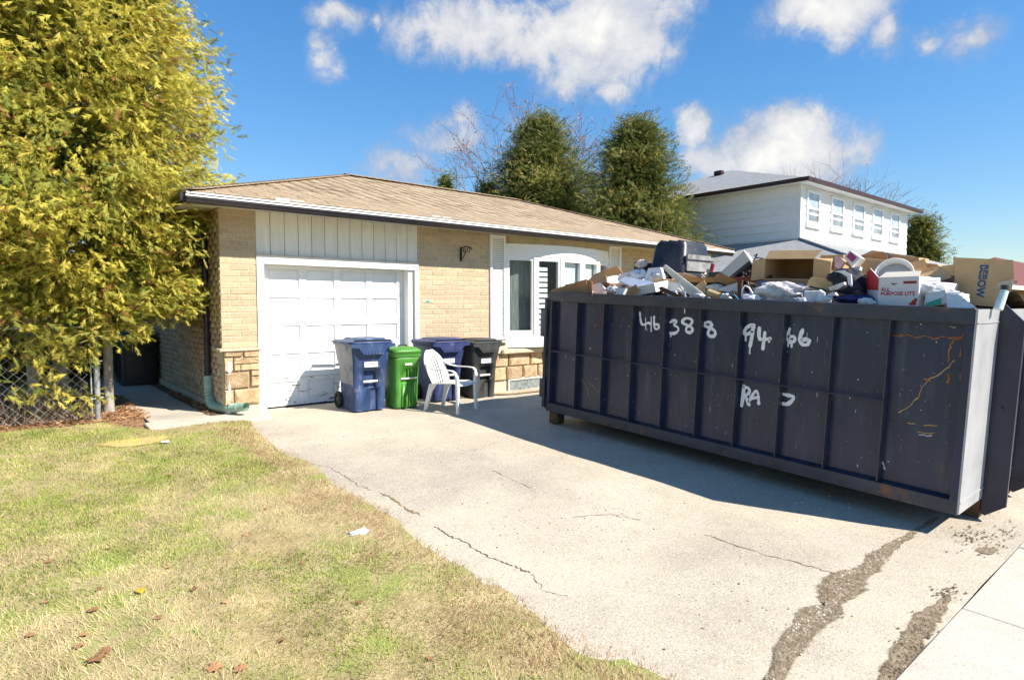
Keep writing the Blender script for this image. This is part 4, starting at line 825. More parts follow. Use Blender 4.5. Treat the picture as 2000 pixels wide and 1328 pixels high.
# ================================================================== BINS AND CHAIR
def make_wheel(b, c, r=.13, w=.05, hub=None):
    M = Matrix.Translation(c) @ Matrix.Rotation(pi / 2, 4, 'Y')
    b.lathe([(r * .62, -w / 2), (r * .92, -w / 2), (r, -w * .3), (r, w * .3), (r * .92, w / 2), (r * .62, w / 2), (r * .62, -w / 2)], 20, M)
def wheelie(name, loc, rz, label, body, lidc, lidm, sticker, hs_=1.0, labelplate=True, white_bar=True):
    root = empty(name, loc, (0, 0, rz), label, 'wheelie bin')
    b = MB(); R_ = []
    for (hx, hy, cy, z, r) in ((.245, .245, .0, .012, .05), (.25, .25, .0, .03, .06), (.262, .265, .0, .40, .06), (.272, .285, .0, .66, .06), (.285, .325, .01, .74, .07), (.305, .345, .01, .90, .07), (.31, .352, .01, .965, .07), (.332, .375, .01, .972, .08), (.332, .375, .01, 1.0, .08)):
        R_.append(rrect(hx, hy, z * hs_, r, 0, cy))
    bo = b.loft(R_).build('body', body, root, world=False)
    boolean_cut(bo, MB().bb(-.11, .11, -.40, -.205, .34 * hs_, .60 * hs_)); boolean_cut(bo, MB().bb(.0, .11, -.40, -.225, -.05, .339 * hs_))
    if name == 'wheelie_bin' and body is m_blue:      # white garage door's reflection painted in as a paler side
        bo.data.materials.append(mat('door_bounce_side', (.20, .21, .24), (.33, .33, .34), 3, .55, .06, 20, col3=(.07, .09, .16), scale3=3, mid3=(.5, .7)))
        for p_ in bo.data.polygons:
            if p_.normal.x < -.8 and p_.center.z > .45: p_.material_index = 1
    MB().tube([(-.112, -.262, .44 * hs_), (.112, -.262, .44 * hs_)], .017, 8).build('grab_bar', mat('white_bar', (.72, .72, .70)), root, world=False)
    li = MB().loft([rrect(.345, .385, 1.001 * hs_, .09, 0, .01), rrect(.350, .390, 1.012 * hs_, .09, 0, .01), rrect(.345, .385, 1.030 * hs_, .09, 0, .01), rrect(.30, .34, 1.038 * hs_, .08, 0, .01), rrect(.24, .30, 1.039 * hs_, .05, .03, -.02), rrect(.21, .27, 1.075 * hs_, .05, .03, -.02)]).build('lid', lidm, root, world=False)
    MB().bb(-.26, .30, -.372, -.30, 1.0385 * hs_, 1.052 * hs_, ch=.004).build('lid_seam', mat('seam_black', (.012, .012, .016)), li, world=False)
    ap = MB(); ap.prism([(-.345, -.378, 1.0 * hs_), (-.345, -.378, .955 * hs_), (-.23, -.378, .94 * hs_), (-.15, -.378, .845 * hs_), (.15, -.378, .845 * hs_), (.23, -.378, .94 * hs_), (.345, -.378, .955 * hs_), (.345, -.378, 1.0 * hs_)], (0, -.022, 0)); ap.build('lid_apron', lidm, li, world=False)
    for k in range(6): MB().bb(-.14 + k * .05, -.12 + k * .05, -.408, -.4005, .855 * hs_, .90 * hs_, ch=.003).build('apron_rib', lidm, li, world=False)
    MB().tube([(-.24, .40, .985 * hs_), (-.24, .46, 1.02 * hs_), (.24, .46, 1.02 * hs_), (.24, .40, .985 * hs_)], .018, 8).build('handle', lidc, root, world=False)
    for sx in (-1, 1):
        w = MB(); make_wheel(w, (sx * .275, .265, .132), .13, .05); wo = w.build('wheel', mat('rubber', (.015, .015, .016), (.03, .03, .03), 20, .8), root, world=False)
        h = MB(); M = Matrix.Translation((sx * .275, .265, .132)) @ Matrix.Rotation(pi / 2, 4, 'Y')
        for k in range(6): h.box((.042 * cos(k * pi / 3), .042 * sin(k * pi / 3), 0), (.08, .014, .03), M @ Matrix.Rotation(0, 4, 'Z')) if k % 3 == 0 else h.box((.045, 0, 0), (.075, .014, .03), M @ Matrix.Rotation(k * pi / 3, 4, 'Z'))
        h.lathe([(.001, -.028), (.022, -.028), (.022, .028), (.001, .028)], 10, M); h.build('rim', mat('grey_rim', (.10, .10, .10), (.14, .14, .14), 9, .6), wo, world=False)
    if labelplate:
        MB().bb(-.11, .10, -.312, -.284, .655 * hs_, .745 * hs_).build('sticker', sticker, root, world=False)
        MB().bb(-.07, .06, -.3135, -.3125, .685 * hs_, .712 * hs_).build('sticker_print', mat('grey_print', (.35, .36, .4)), root, world=False)
    return root
m_blue = mat('faded_blue_plastic', (0.020, 0.045, 0.125), (0.050, 0.082, 0.18), 4, 0.45, 0.08, 30, col3=(0.22, 0.25, 0.33), scale3=8, mid3=(.56, .82), stretch=(1, 1, .5))
m_blued = mat('blue_plastic', (0.022, 0.034, 0.105), (0.045, 0.058, 0.15), 5, 0.45, 0.08, 30, col3=(.2, .21, .3), scale3=9, mid3=(.62, .85))
m_blk = mat('grey_black_plastic', (0.035, 0.037, 0.038), (0.065, 0.067, 0.066), 5, 0.5, 0.08, 30, col3=(.16, .16, .15), scale3=8, mid3=(.6, .85))
m_stick = mat('white_sticker', (.66, .67, .70), (.72, .72, .74), 9, .5)
zb = lambda x, y: float(gz(x, y) + und(x, y)) + .002
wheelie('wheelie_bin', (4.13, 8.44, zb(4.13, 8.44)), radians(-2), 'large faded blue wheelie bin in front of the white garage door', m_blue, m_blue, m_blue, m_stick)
wheelie('wheelie_bin', (5.52, 8.48, zb(5.52, 8.48) - .0), radians(-1), 'blue wheelie bin behind the white plastic chair', m_blued, m_blued, m_blued, m_stick, .95)
wheelie('wheelie_bin', (6.24, 8.46, zb(6.24, 8.46) - .05), radians(2), 'dark grey wheelie bin beside the stone base of the house', m_blk, m_blk, m_blk, m_stick, .97)
# green organics bin
m_green = mat('green_plastic', (0.055, 0.20, 0.03), (0.085, 0.27, 0.045), 5, 0.42, 0.06, 30, col3=(.16, .34, .10), scale3=9, mid3=(.6, .85))
gb = empty('green_bin', (4.70, 8.30, zb(4.70, 8.30)), (0, 0, radians(-3)), 'slim green organics bin with ribbed front between two blue bins', 'green bin')
bo = MB().loft([rrect(.185, .20, .008, .05), rrect(.19, .205, .03, .06), rrect(.205, .225, .45, .06), rrect(.215, .24, .74, .06), rrect(.225, .25, .78, .06)]).build('body', m_green, gb, world=False)
boolean_cut(bo, MB().prism([(-.03, -.30, .40), (-.13, -.30, .40), (-.03, -.30, .60), (.16, -.30, .62), (.16, -.30, .40)], (0, .10, 0)))
MB().tube([(-.11, -.222, .455), (.165, -.222, .46)], .013, 8).build('grab_bar', MATS['white_bar'], gb, world=False)
for k in range(5): MB().bb(-.10 + k * .058, -.082 + k * .058, -.232, -.195, .03, .39, ch=.006).build('front_rib', m_green, gb, world=False)
for xx in (.0, .05, .12): MB().bb(xx, xx + .012, -.232, -.15, .40, .60).build('front_rib', m_green, gb, world=False)
gl = MB().loft([rrect(.235, .26, .785, .07), rrect(.24, .265, .80, .07), rrect(.235, .26, .845, .07), rrect(.245, .27, .85, .07), rrect(.24, .265, .885, .08), rrect(.20, .22, .915, .09), rrect(.13, .15, .935, .08)]).build('lid', m_green, gb, world=False)
MB().tube([(-.075, -.06, .90), (-.065, -.07, .955), (.065, -.07, .955), (.075, -.06, .90)], .011, 8).build('lid_handle', mat('black_handle', (.02, .02, .02), (.03, .03, .03), 9, .5), gl, world=False)
MB().bb(-.12, .12, -.262, -.255, .865, .875).build('latch', MATS['black_handle'], gl, world=False)
MB().bb(-.05, .07, -.2445, -.236, .66, .69).build('print_mark', mat('pale_print', (.5, .66, .45)), gb, world=False)
# plastic garden chair
m_chair = mat('white_resin', (0.74, 0.72, 0.66), (0.82, 0.80, 0.75), 5, 0.42, 0.04, 20)
bk = (onG(848, 805) + onG(868, 793)) / 2; frt = (onG(893, 812) + onG(922, 800)) / 2; fd = (frt - bk); crz = atan2(fd.x, -fd.y); cc = (bk + frt) / 2
chair = empty('garden_chair', (cc.x, cc.y, zb(cc.x, cc.y) + .002), (0, 0, crz), 'white plastic armchair with slatted rounded back on the driveway', 'chair')
def sheet(name, f, nu, nv, th, m, parent):
    b = MB(); A = [[Vector(f(i / nu, j / nv)) for j in range(nv + 1)] for i in range(nu + 1)]; vs = []; n2 = nv + 1
    def nrm_(i, j): a = A[min(i + 1, nu)][j] - A[max(i - 1, 0)][j]; c = A[i][min(j + 1, nv)] - A[i][max(j - 1, 0)]; return a.cross(c).normalized()
    for i in range(nu + 1):
        for j in range(n2): vs.append(A[i][j])
    for i in range(nu + 1):
        for j in range(n2): vs.append(A[i][j] - nrm_(i, j) * th)
    o = (nu + 1) * n2; fs = []
    for i in range(nu):
        for j in range(nv): k = i * n2 + j; fs += [(k, k + 1, k + n2 + 1, k + n2), (o + k, o + k + n2, o + k + n2 + 1, o + k + 1)]
    for i in range(nu): fs += [(i * n2, (i + 1) * n2, o + (i + 1) * n2, o + i * n2), (i * n2 + nv, o + i * n2 + nv, o + (i + 1) * n2 + nv, (i + 1) * n2 + nv)]
    for j in range(nv): fs += [(j, o + j, o + j + 1, j + 1), (nu * n2 + j, nu * n2 + j + 1, o + nu * n2 + j + 1, o + nu * n2 + j)]
    b.add(vs, fs, smooth=True); return b.build(name, m, parent, world=False)
# local: -y is the front
sheet('seat', lambda u, v: ((u - .5) * (.46 + .02 * v), .23 - .50 * v, .415 + .025 * v - .03 * sin(pi * u) * (1 - v * .3) - (.035 * max(0, v - .85) / .15)), 10, 10, .012, m_chair, chair)
def backpt(u, z): # u -1..1
    t = (z - .40) / .50; hw = .225 + .035 * sin(pi * min(1, t * 1.1)); hw *= 1 if t < .62 else sqrt(max(0.0, 1 - ((t - .62) / .40) ** 2)) * .98 + .02
    x = u * hw; y = .235 + .17 * t + .03 * t * t - .055 * (abs(u) ** 2) * (1 - .35 * t); return (x, y, z)
for s in range(6):
    u0, u1 = -.60 + s * .218, -.60 + s * .218 + .11
    sheet('slat', lambda u, v: backpt(u0 + (u1 - u0) * u, .40 + .42 * v), 2, 8, .010, m_chair, chair)
sheet('back_edge', lambda u, v: backpt(-1.0 + .38 * u, .40 + .46 * v), 3, 12, .012, m_chair, chair); sheet('back_edge', lambda u, v: backpt(.62 + .38 * u, .40 + .46 * v), 3, 12, .012, m_chair, chair)
sheet('back_crown', lambda u, v: backpt(-1 + 2 * u, .815 + .085 * v), 16, 5, .012, m_chair, chair)
for sx in (-1, 1):
    a = MB(); pth = [backpt(sx * .98, .72), (sx * .275, .22, .665), (sx * .295, .10, .642), (sx * .30, -.10, .640), (sx * .295, -.20, .632), (sx * .285, -.245, .600), (sx * .275, -.262, .54)]
    for i in range(len(pth) - 1):
        p, q = Vector(pth[i]), Vector(pth[i + 1]); d = (q - p); sd_ = Vector((1, 0, 0)); up = sd_.cross(d).normalized() * .007
        a.add([p - sd_ * .028 - up, p + sd_ * .028 - up, p + sd_ * .028 + up, p - sd_ * .028 + up, q - sd_ * .028 - up, q + sd_ * .028 - up, q + sd_ * .028 + up, q - sd_ * .028 + up], [(0, 1, 2, 3), (4, 7, 6, 5), (0, 4, 5, 1), (1, 5, 6, 2), (2, 6, 7, 3), (3, 7, 4, 0)])
    a.build('arm', m_chair, chair, world=False)
    f = MB(); f.loft([[(sx * .262 + dx_, -.272 + dy_, .0) for dx_, dy_ in ((-.022, -.016), (.022, -.016), (.022, .018), (-.022, .018))], [(sx * .250 + dx_, -.262 + dy_, .40) for dx_, dy_ in ((-.028, -.018), (.028, -.018), (.028, .022), (-.028, .022))], [(sx * .272 + dx_, -.262 + dy_, .56) for dx_, dy_ in ((-.026, -.014), (.026, -.014), (.026, .016), (-.026, .016))]], smooth=False); f.build('leg', m_chair, chair, world=False)
    f = MB(); f.loft([[(sx * .235 + dx_, .325 + dy_, .0) for dx_, dy_ in ((-.02, -.02), (.02, -.02), (.02, .022), (-.02, .022))], [(sx * .222 + dx_, .25 + dy_, .30) for dx_, dy_ in ((-.024, -.04), (.024, -.04), (.024, .03), (-.024, .03))], [(sx * .215 + dx_, .225 + dy_, .415) for dx_, dy_ in ((-.022, -.09), (.022, -.09), (.022, .025), (-.022, .025))]], smooth=False); f.build('leg', m_chair, chair, world=False)

# ================================================================== RUBBISH HEAP
m_card = mat('cardboard', (0.50, 0.325, 0.165), (0.58, 0.39, 0.21), 3, 0.85, 0.1, 20, rnd=.10)
m_card2 = mat('brown_cardboard', (0.34, 0.185, 0.085), (0.42, 0.24, 0.115), 3, 0.85, 0.1, 20, rnd=.08)
m_wht = mat('white_board', (0.70, 0.69, 0.66), (0.80, 0.79, 0.76), 5, 0.5, 0.05, 20, col3=(.40, .36, .31), scale3=7, mid3=(.58, .78), rnd=.08)
m_foam = mat('white_foam', (0.72, 0.72, 0.72), (0.84, 0.84, 0.84), 9, 0.8, 0.3, 30, col3=(.42, .41, .42), scale3=9, mid3=(.56, .78), rnd=.10)
m_cream = mat('cream_board', (0.62, 0.57, 0.47), (0.70, 0.65, 0.55), 5, 0.6)
m_wood = mat('orange_wood', (0.34, 0.17, 0.05), (0.46, 0.25, 0.09), 3, 0.6, 0.1, 20, stretch=(1, 6, 6))
m_dwood = mat('dark_wood', (0.07, 0.035, 0.022), (0.12, 0.06, 0.035), 4, 0.6, 0.1, 20)
m_blackp = mat('black_plastic', (0.014, 0.015, 0.020), (0.03, 0.031, 0.038), 5, 0.38, 0.1, 20, spec=.5, col3=(.20, .20, .22), scale3=6, mid3=(.62, .9))
m_grey = mat('pale_grey_case', (0.52, 0.50, 0.48), (0.58, 0.56, 0.54), 4, 0.5)
heapM = DM
def hz(x, y):   # bin-local heap surface
    return ZT - .10 + .36 * np.exp(-(((x - 1.3) / .75) ** 2)) * (0.75 + .25 * np.cos((y - 2.3) * .9)) * np.clip((x - .1) * 3, 0, 1) + .05 * vnoise(x, y, 3, 41)
hx_, hy_ = np.meshgrid(np.linspace(.10, W_ - .1, 30), np.linspace(.02, L_ - .02, 50), indexing='ij')
Vh = np.stack([hx_.ravel(), hy_.ravel(), hz(hx_, hy_).ravel()], 1); Vh = Vh @ np.array(DM)[:3, :3].T + np.array(DM)[:3, 3]
a_ = (np.arange(29)[:, None] * 50 + np.arange(49)[None]).ravel()
np_mesh('rubbish_heap', Vh, np.stack([a_, a_ + 50, a_ + 51, a_ + 1], 1), mat('dark_rubbish', (0.05, 0.035, 0.03), (0.22, 0.16, 0.11), 9, .9, .6, 20), kind='stuff', label='dark mixed rubbish filling the steel bin', cat='rubbish')
# loose scraps over the heap
V = []; Fc = []; Cc = []; pal = [(.74, .73, .72), (.8, .8, .8), (.42, .27, .14), (.36, .2, .1), (.05, .05, .06), (.6, .6, .63), (.5, .42, .3), (.12, .08, .06), (.7, .68, .6)]
for _ in range(520):
    x, y = rng.uniform(.38, 2.0), rng.uniform(.35, L_ - .3); c = Vector((x, y, float(hz(x, y)) + rng.uniform(-.01, .05)))
    M = DM @ Matrix.Translation(c) @ Euler((rng.normal() * .5, rng.normal() * .5, rng.uniform(0, 6))).to_matrix().to_4x4()
    sx, sy, sz = rng.uniform(.02, .14), rng.uniform(.012, .07), rng.uniform(.002, .010); k = len(V)
    for i in (-1, 1):
        for j in (-1, 1):
            for q in (-1, 1): V.append(tuple(M @ Vector((i * sx, j * sy, q * sz))))
    Fc.extend([(k, k + 1, k + 3, k + 2), (k + 4, k + 6, k + 7, k + 5), (k, k + 4, k + 5, k + 1), (k + 2, k + 3, k + 7, k + 6), (k, k + 2, k + 6, k + 4), (k + 1, k + 5, k + 7, k + 3)]); Cc += [pal[rng.integers(len(pal))]] * 8
np_mesh('rubbish_scraps', np.array(V), np.array(Fc), mat('scraps', (1, 1, 1), attr='Col', rough=.7), cols=np.array(Cc), kind='stuff', label='small scraps of board, paper and plastic strewn over the heap', cat='rubbish')
def thing1(b, name, m, label, cat, group=None):
    o = b.build(name, m, base=sum((Vector(p) for p in b.v), Vector()) / len(b.v)); return tag(o, label, cat, group)
def pbox(px0, px1, py0, py1, X, dep, rot=(0, 0, 0), ch=.004):
    """box whose front face spans the given photo rectangle on the plane X; px0 is the street-side... left edge"""
    pm = (px0 + px1) / 2; a, b_ = onX(px0, (py0 + py1) / 2, X), onX(px1, (py0 + py1) / 2, X); t, u = onX(pm, py0, X), onX(pm, py1, X)
    c = Vector((X + dep / 2, (a.y + b_.y) / 2, (t.z + u.z) / 2)); s = (dep, abs(a.y - b_.y), abs(t.z - u.z))
    return MB().box((0, 0, 0), s, Matrix.Translation(c) @ Euler(rot).to_matrix().to_4x4(), ch)
def ppoly(pts, X, dep, lean=0.0, yaw=0.0):
    """flat panel with a photo-measured outline standing at X, thickness dep; lean tips its top away (dx per dz), yaw turns it (dx per dy)"""
    q = [onX(x, y, X) for x, y in pts]; c = sum(q, Vector()) / len(q)
    out_ = []
    for (x, y) in pts:
        d = ray(x, y); n = Vector((1, -yaw, -lean)); t = ((c - CAM).dot(n)) / d.dot(n); out_.append(CAM + d * t)
    return MB().prism(out_, Vector((1, -yaw, -lean)).normalized() * dep)
# 1 open brown carton at the house end
b = ppoly([(1070, 578), (1078, 566), (1145, 545), (1147, 580)], 6.0, .006); c1 = thing1(b, 'brown_carton', m_card2, 'low brown cardboard carton at the house end of the heap', 'carton')
for pts, X, yw in (([(1147, 580), (1146, 546), (1156, 550), (1157, 580)], 6.12, .9), ([(1100, 580), (1104, 556), (1146, 548), (1150, 580)], 6.45, 0)): ppoly(pts, X, .006, 0, yw).build('carton_wall', m_card2, c1)
b = ppoly([(1145, 552), (1160, 536), (1182, 527), (1185, 548), (1172, 556), (1158, 560)], 6.35, .006, .3); f1 = thing1(b, 'carton_flap', m_card, 'torn open carton flaps standing up beside the white drawer', 'cardboard')
ppoly([(1179, 528), (1206, 519), (1216, 534), (1186, 541)], 6.30, .006, -.9).build('lit_flap', m_card, f1)
# 2 white drawers and boards
def tray(name, c, s, rot, m, label, th=.016, cat='drawer'):
    root = empty(name, c, rot, label, cat); x, y, z = s
    MB().bb(-x, x, -y, y, -z, -z + th).build('bottom', m, root, world=False)
    for (a, bb_, cc_, d_) in ((-x, -x + th, -y, y), (x - th, x, -y, y), (-x + th, x - th, -y, -y + th), (-x + th, x - th, y - th, y)): MB().bb(a, bb_, cc_, d_, -z + th + .0005, z).build('side_board', m, root, world=False)
    return root
pc = onX(1243, 560, 6.22); tray('white_tray', pc + Vector((.16, 0, -.03)), (.20, .36, .055), (radians(-7), radians(-10), radians(-4)), m_wht, 'white shallow drawer lying tipped over the front rail')
pc = onX(1322, 566, 6.25); tray('white_tray', pc + Vector((.1, 0, 0)), (.16, .14, .05), (radians(10), radians(8), radians(24)), m_wht, 'small white drawer end wedged under the leaning white board')
thing1(ppoly([(1293, 522), (1299, 519), (1370, 574), (1352, 582)], 6.10, .018, .15), 'white_board', m_cream, 'cream edged board leaning down across the heap toward the rail', 'board')
thing1(ppoly([(1296, 519), (1300, 517), (1373, 573), (1369, 576)], 6.085, .012, .15), 'white_strip', m_wht, 'thin bright white strip along the top of the leaning board', 'strip')
for i, (pts, X, ln, m, lb) in enumerate([([(1205, 545), (1215, 534), (1258, 526), (1262, 538), (1230, 548)], 6.45, .5, m_foam, 'white foam sheet between the drawer and the black tote'), ([(1258, 548), (1266, 524), (1290, 522), (1296, 545), (1278, 556)], 6.4, .2, m_foam, 'crumpled white paper bundle beneath the black tote'),
                                     ([(1208, 548), (1222, 540), (1280, 552), (1300, 562), (1250, 564)], 6.30, .8, mat('pale_blue_sheet', (.55, .62, .78), (.66, .72, .84), 9, .7), 'pale blue sheet lying inside the white drawer'), ([(1200, 562), (1222, 563), (1214, 580), (1206, 581)], 6.02, .3, m_wht, 'narrow white offcut jutting below the drawer'),
                                     ([(1158, 556), (1172, 552), (1183, 566), (1174, 578), (1160, 578)], 6.15, .4, m_foam, 'white rag bundle beside the brown carton'), ([(1284, 563), (1292, 560), (1338, 582), (1326, 584)], 6.02, .2, m_dwood, 'dark wooden offcut under the cream board')]):
    thing1(ppoly(pts, X, .05, ln), 'scrap_sheet', m, lb, 'sheet')
thing1(MB().tube([onX(1325, 552, 6.08), onX(1333, 565, 6.05), onX(1340, 583, 6.05)], .016, 8), 'white_pipe', m_foam, 'short white plastic pipe leaning in front of the cream board', 'pipe')
# 3 black storage tote upside down
a = onX(1263, 530, 6.55); bq = onX(1333, 530, 6.55); top = onX(1300, 478, 6.55); Lt = abs(a.y - bq.y)
tote = empty('storage_tote', ((6.55 + .34), (a.y + bq.y) / 2, a.z - .06), (radians(3), 0, radians(3)), 'black plastic storage tote upside down on the heap with its sunlit end coloured grey', 'tote')
Ht = top.z - a.z + .105; rings = [rrect(.36, Lt / 2, 0, .06), rrect(.36, Lt / 2, .03, .06), rrect(.34, Lt / 2 - .02, .031, .06), rrect(.30, Lt / 2 - .05, Ht - .05, .07), rrect(.27, Lt / 2 - .08, Ht, .06)]
MB().loft(rings, smooth=True).build('tub', m_blackp, tote, world=False)
for k in range(3): MB().bb(-.26, .26, -Lt / 2 + .14 + k * .13, -Lt / 2 + .18 + k * .13, Ht - .006, Ht + .018, ch=.006).build('base_rib', m_blackp, tote, world=False)
MB().tube([(-.33, -Lt / 2 - .002, .20), (.33, -Lt / 2 - .002, .20)], .010, 6).build('end_ridge', m_blackp, tote, world=False)
MB().bb(-.28, .28, -Lt / 2 + .002, -Lt / 2 + .0245, .06, Ht * .62).build('sunlit_end_tint', mat('sunlit_end_grey', (.16, .16, .16), (.34, .34, .34), 9, .7, .2, 20), tote, world=False)  # sunlight on the tote's end, put in as a paler grey plate
# 4 small brown case behind
b = pbox(1236, 1260, 511, 534, 6.7, .22, (radians(4), 0, 0), .02); cs = thing1(b, 'brown_case', m_dwood, 'small dark brown case standing left of the black tote', 'case')
def blob(name, c, r, m, label, cat, amp=.25, seed=0, n=26, fold=5):
    us, vs_ = np.meshgrid(np.linspace(0, 2 * pi, n, endpoint=False), np.linspace(0.02, pi - .02, n // 2), indexing='ij')
    f = 1 + amp * vnoise(us * fold / 2, vs_ * fold / 2, 1.0, seed) * np.sin(vs_) + amp * .5 * vnoise(us * fold * 1.4, vs_ * fold * .7, 1, seed + 3) * np.sin(vs_)
    f = f * (1 - .0 * us); f[-1] = f[0] * .5 + f[-1] * .5
    Vb = np.stack([np.cos(us) * np.sin(vs_) * f * r[0] + c[0], np.sin(us) * np.sin(vs_) * f * r[1] + c[1], np.cos(vs_) * f * r[2] + c[2]], -1).reshape(-1, 3); nv = n // 2
    i, j = np.meshgrid(np.arange(n), np.arange(nv - 1), indexing='ij'); a = (i * nv + j).ravel(); bb_ = (((i + 1) % n) * nv + j).ravel()
    o = np_mesh(name, Vb - np.array(c), np.stack([a, a + 1, bb_ + 1, bb_], 1), m, smooth=True); o.location = c; return tag(o, label, cat)
p = onX(1252, 516, 6.66); blob('pink_rag', p, (.05, .09, .06), mat('pink_cloth', (.62, .5, .46), (.72, .62, .58), 9, .9), 'pale pink rag draped over the small brown case', 'rag', .35, 4)
# 5 long wooden/cardboard slab with print
b = ppoly([(1334, 542), (1440, 541), (1446, 549), (1412, 552), (1352, 551), (1333, 548)], 6.45, .30); wsl = thing1(b, 'flat_carton', m_wood, 'long flat orange brown carton lying under the black tote', 'carton')
b = ppoly([(1338, 552), (1446, 550), (1440, 580), (1340, 580)], 6.55, .03); thing1(b, 'cabinet_panel', m_dwood, 'dark wooden cabinet panel standing behind the cardboard tube', 'panel')
thing1(ppoly([(1404, 563), (1440, 552), (1442, 582), (1430, 570), (1402, 568)], 6.3, .015, .2), 'grey_sheet', m_grey, 'pale grey panel edge above the blue cable', 'panel')
# 6 dark dustpan with red handle, grey case, stick
b = pbox(1382, 1414, 532, 545, 6.5, .18, (0, radians(5), 0), .01); dp = thing1(b, 'dark_box', m_blackp, 'small black box with a burgundy upright beside the grey case', 'box')
ppoly([(1385, 531), (1389, 514), (1394, 516), (1391, 531)], 6.5, .03).build('upright', mat('burgundy', (.25, .03, .06), (.32, .05, .08), 9, .5), dp)
b = ppoly([(1407, 532), (1452, 491), (1465, 508), (1424, 541)], 6.42, .10, .1); gc = thing1(b, 'grey_case', m_grey, 'pale grey electronics case tipped up on its corner', 'case')
ppoly([(1424, 541), (1465, 508), (1468, 514), (1434, 541)], 6.41, .11, .1).build('black_edge', m_blackp, gc)
thing1(MB().tube([onX(1453, 490, 6.36), onX(1472, 518, 6.34)], .010, 6), 'white_rod', m_wht, 'thin white rod leaning on the tipped grey case', 'rod')
b = MB()
for k in range(9):
    p0 = onX(random.uniform(1460, 1482), random.uniform(500, 520), 6.5); b.tube([p0, p0 + Vector((.02, random.uniform(-.08, .08), random.uniform(-.08, .05))), p0 + Vector((.05, random.uniform(-.12, .12), random.uniform(-.14, .0)))], .008, 5)
for k in range(12):
    p0 = onX(random.uniform(1448, 1492), random.uniform(528, 542), 6.4); b.tube([p0, p0 + Vector((.02, random.uniform(-.08, .08), random.uniform(-.05, .05))), p0 + Vector((.05, random.uniform(-.15, .15), random.uniform(-.08, .0)))], .010, 5)
tag(thing1(b, 'cable_tangle', m_blackp, 'tangle of black cables between the grey case and open carton', 'cables'), kind='stuff')
thing1(ppoly([(1428, 541), (1500, 541), (1490, 552), (1440, 548)], 6.38, .12), 'burgundy_lid', mat('dark_red_lid', (.16, .03, .03), (.22, .05, .04), 6, .5), 'dark red flat lid under the cable tangle', 'lid')
# 7 big open carton
q0, q1 = onX(1493, 526, 6.35), onX(1588, 526, 6.35); qt, qb = onX(1540, 505, 6.35), onX(1540, 546, 6.35)
oc = empty('open_carton', (6.35, (q0.y + q1.y) / 2, qb.z), (radians(3), radians(-3), radians(2)), 'large open cardboard carton gaping sideways with four flaps spread', 'carton')
hy, h = abs(q0.y - q1.y) / 2, qt.z - qb.z
for nm, (x0, x1, y0, y1, z0, z1) in (('bottom', (0, .5, -hy, hy, 0, .006)), ('top', (0, .5, -hy, hy, h - .006, h)), ('side', (0, .5, -hy, -hy + .006, .0065, h - .0065)), ('side', (0, .5, hy - .006, hy, .0065, h - .0065)), ('back', (.494, .5, -hy + .0065, hy - .0065, .0065, h - .0065))): MB().bb(x0, x1, y0, y1, z0, z1).build(nm, m_card2 if nm == 'back' else m_card, oc, world=False)
MB().prism([(0, -hy, h), (0, hy, h), (.07, hy - .02, h + .085), (.07, -hy - .05, h + .085)], (.005, 0, .001)).build('flap', m_card, oc, world=False)
MB().prism([(0, -hy, 0), (0, hy, 0), (-.10, hy + .05, -.10), (-.10, -hy + .02, -.13)], (.005, 0, -.003)).build('flap', m_card2, oc, world=False)
MB().prism([(0, hy, .0), (0, hy, h), (-.05, hy + .11, h - .02), (-.05, hy + .12, -.02)], (.005, .003, 0)).build('flap', m_card, oc, world=False)
MB().prism([(0, -hy, .0), (0, -hy, h), (-.02, -hy - .17, h - .03), (-.02, -hy - .17, 0)], (.005, -.003, 0)).build('flap', m_card, oc, world=False)
# 8 cartons behind it
thing1(pbox(1600, 1645, 498, 550, 6.85, .35, (radians(4), 0, 0)), 'brown_carton', m_card, 'upright brown carton behind the gaping carton and pink box', 'carton')
b = ppoly([(1648, 503), (1660, 489), (1680, 503), (1664, 522)], 6.55, .14, .1); pk = thing1(b, 'small_box', m_wht, 'small white box with a magenta panel balanced on its corner', 'box')
ppoly([(1653, 501), (1661, 492), (1673, 503), (1664, 512)], 6.545, .004, .1).build('magenta_panel', mat('magenta', (.40, .06, .18), (.46, .08, .22), 9, .5), pk)
thing1(ppoly([(1630, 500), (1641, 502), (1650, 512), (1640, 527), (1630, 520)], 6.62, .03, .2), 'printed_sleeve', mat('pink_print', (.62, .40, .38), (.74, .62, .58), 14, .6), 'pinkish printed sleeve beside the magenta box', 'sleeve')
thing1(ppoly([(1610, 531), (1680, 520), (1676, 538), (1640, 548), (1611, 545)], 6.5, .06, .2), 'white_slab', m_wht, 'broad white panel under the magenta box', 'panel')
b = ppoly([(1682, 499), (1704, 489), (1795, 503), (1795, 520), (1690, 513)], 7.1, .30); bc = thing1(b, 'sealed_carton', m_card, 'long tan carton with a faint round print at the back of the heap', 'carton')
Mr = frame_M(onX(1733, 500, 7.095), (0, -1, 0), (0, 0, 1)); MB().lathe([(.001, 0), (.035, 0), (.035, .004), (.001, .004)], 14, Mr).build('round_print', mat('slate_print', (.20, .23, .28)), bc)
thing1(ppoly([(1674, 508), (1690, 503), (1830, 516), (1836, 521), (1740, 519)], 6.75, .22), 'long_carton', m_card, 'long open cardboard strip spanning behind the white pail', 'carton')
thing1(ppoly([(1678, 508), (1740, 512), (1800, 520), (1800, 545), (1680, 545)], 6.72, .25), 'flat_carton', m_card, 'tan carton wall behind the red and white box', 'carton')
thing1(ppoly([(1776, 527), (1868, 516), (1868, 538), (1780, 548)], 6.55, .20), 'flat_carton', m_card, 'slanting tan carton between the white pail and the lettered box', 'carton')
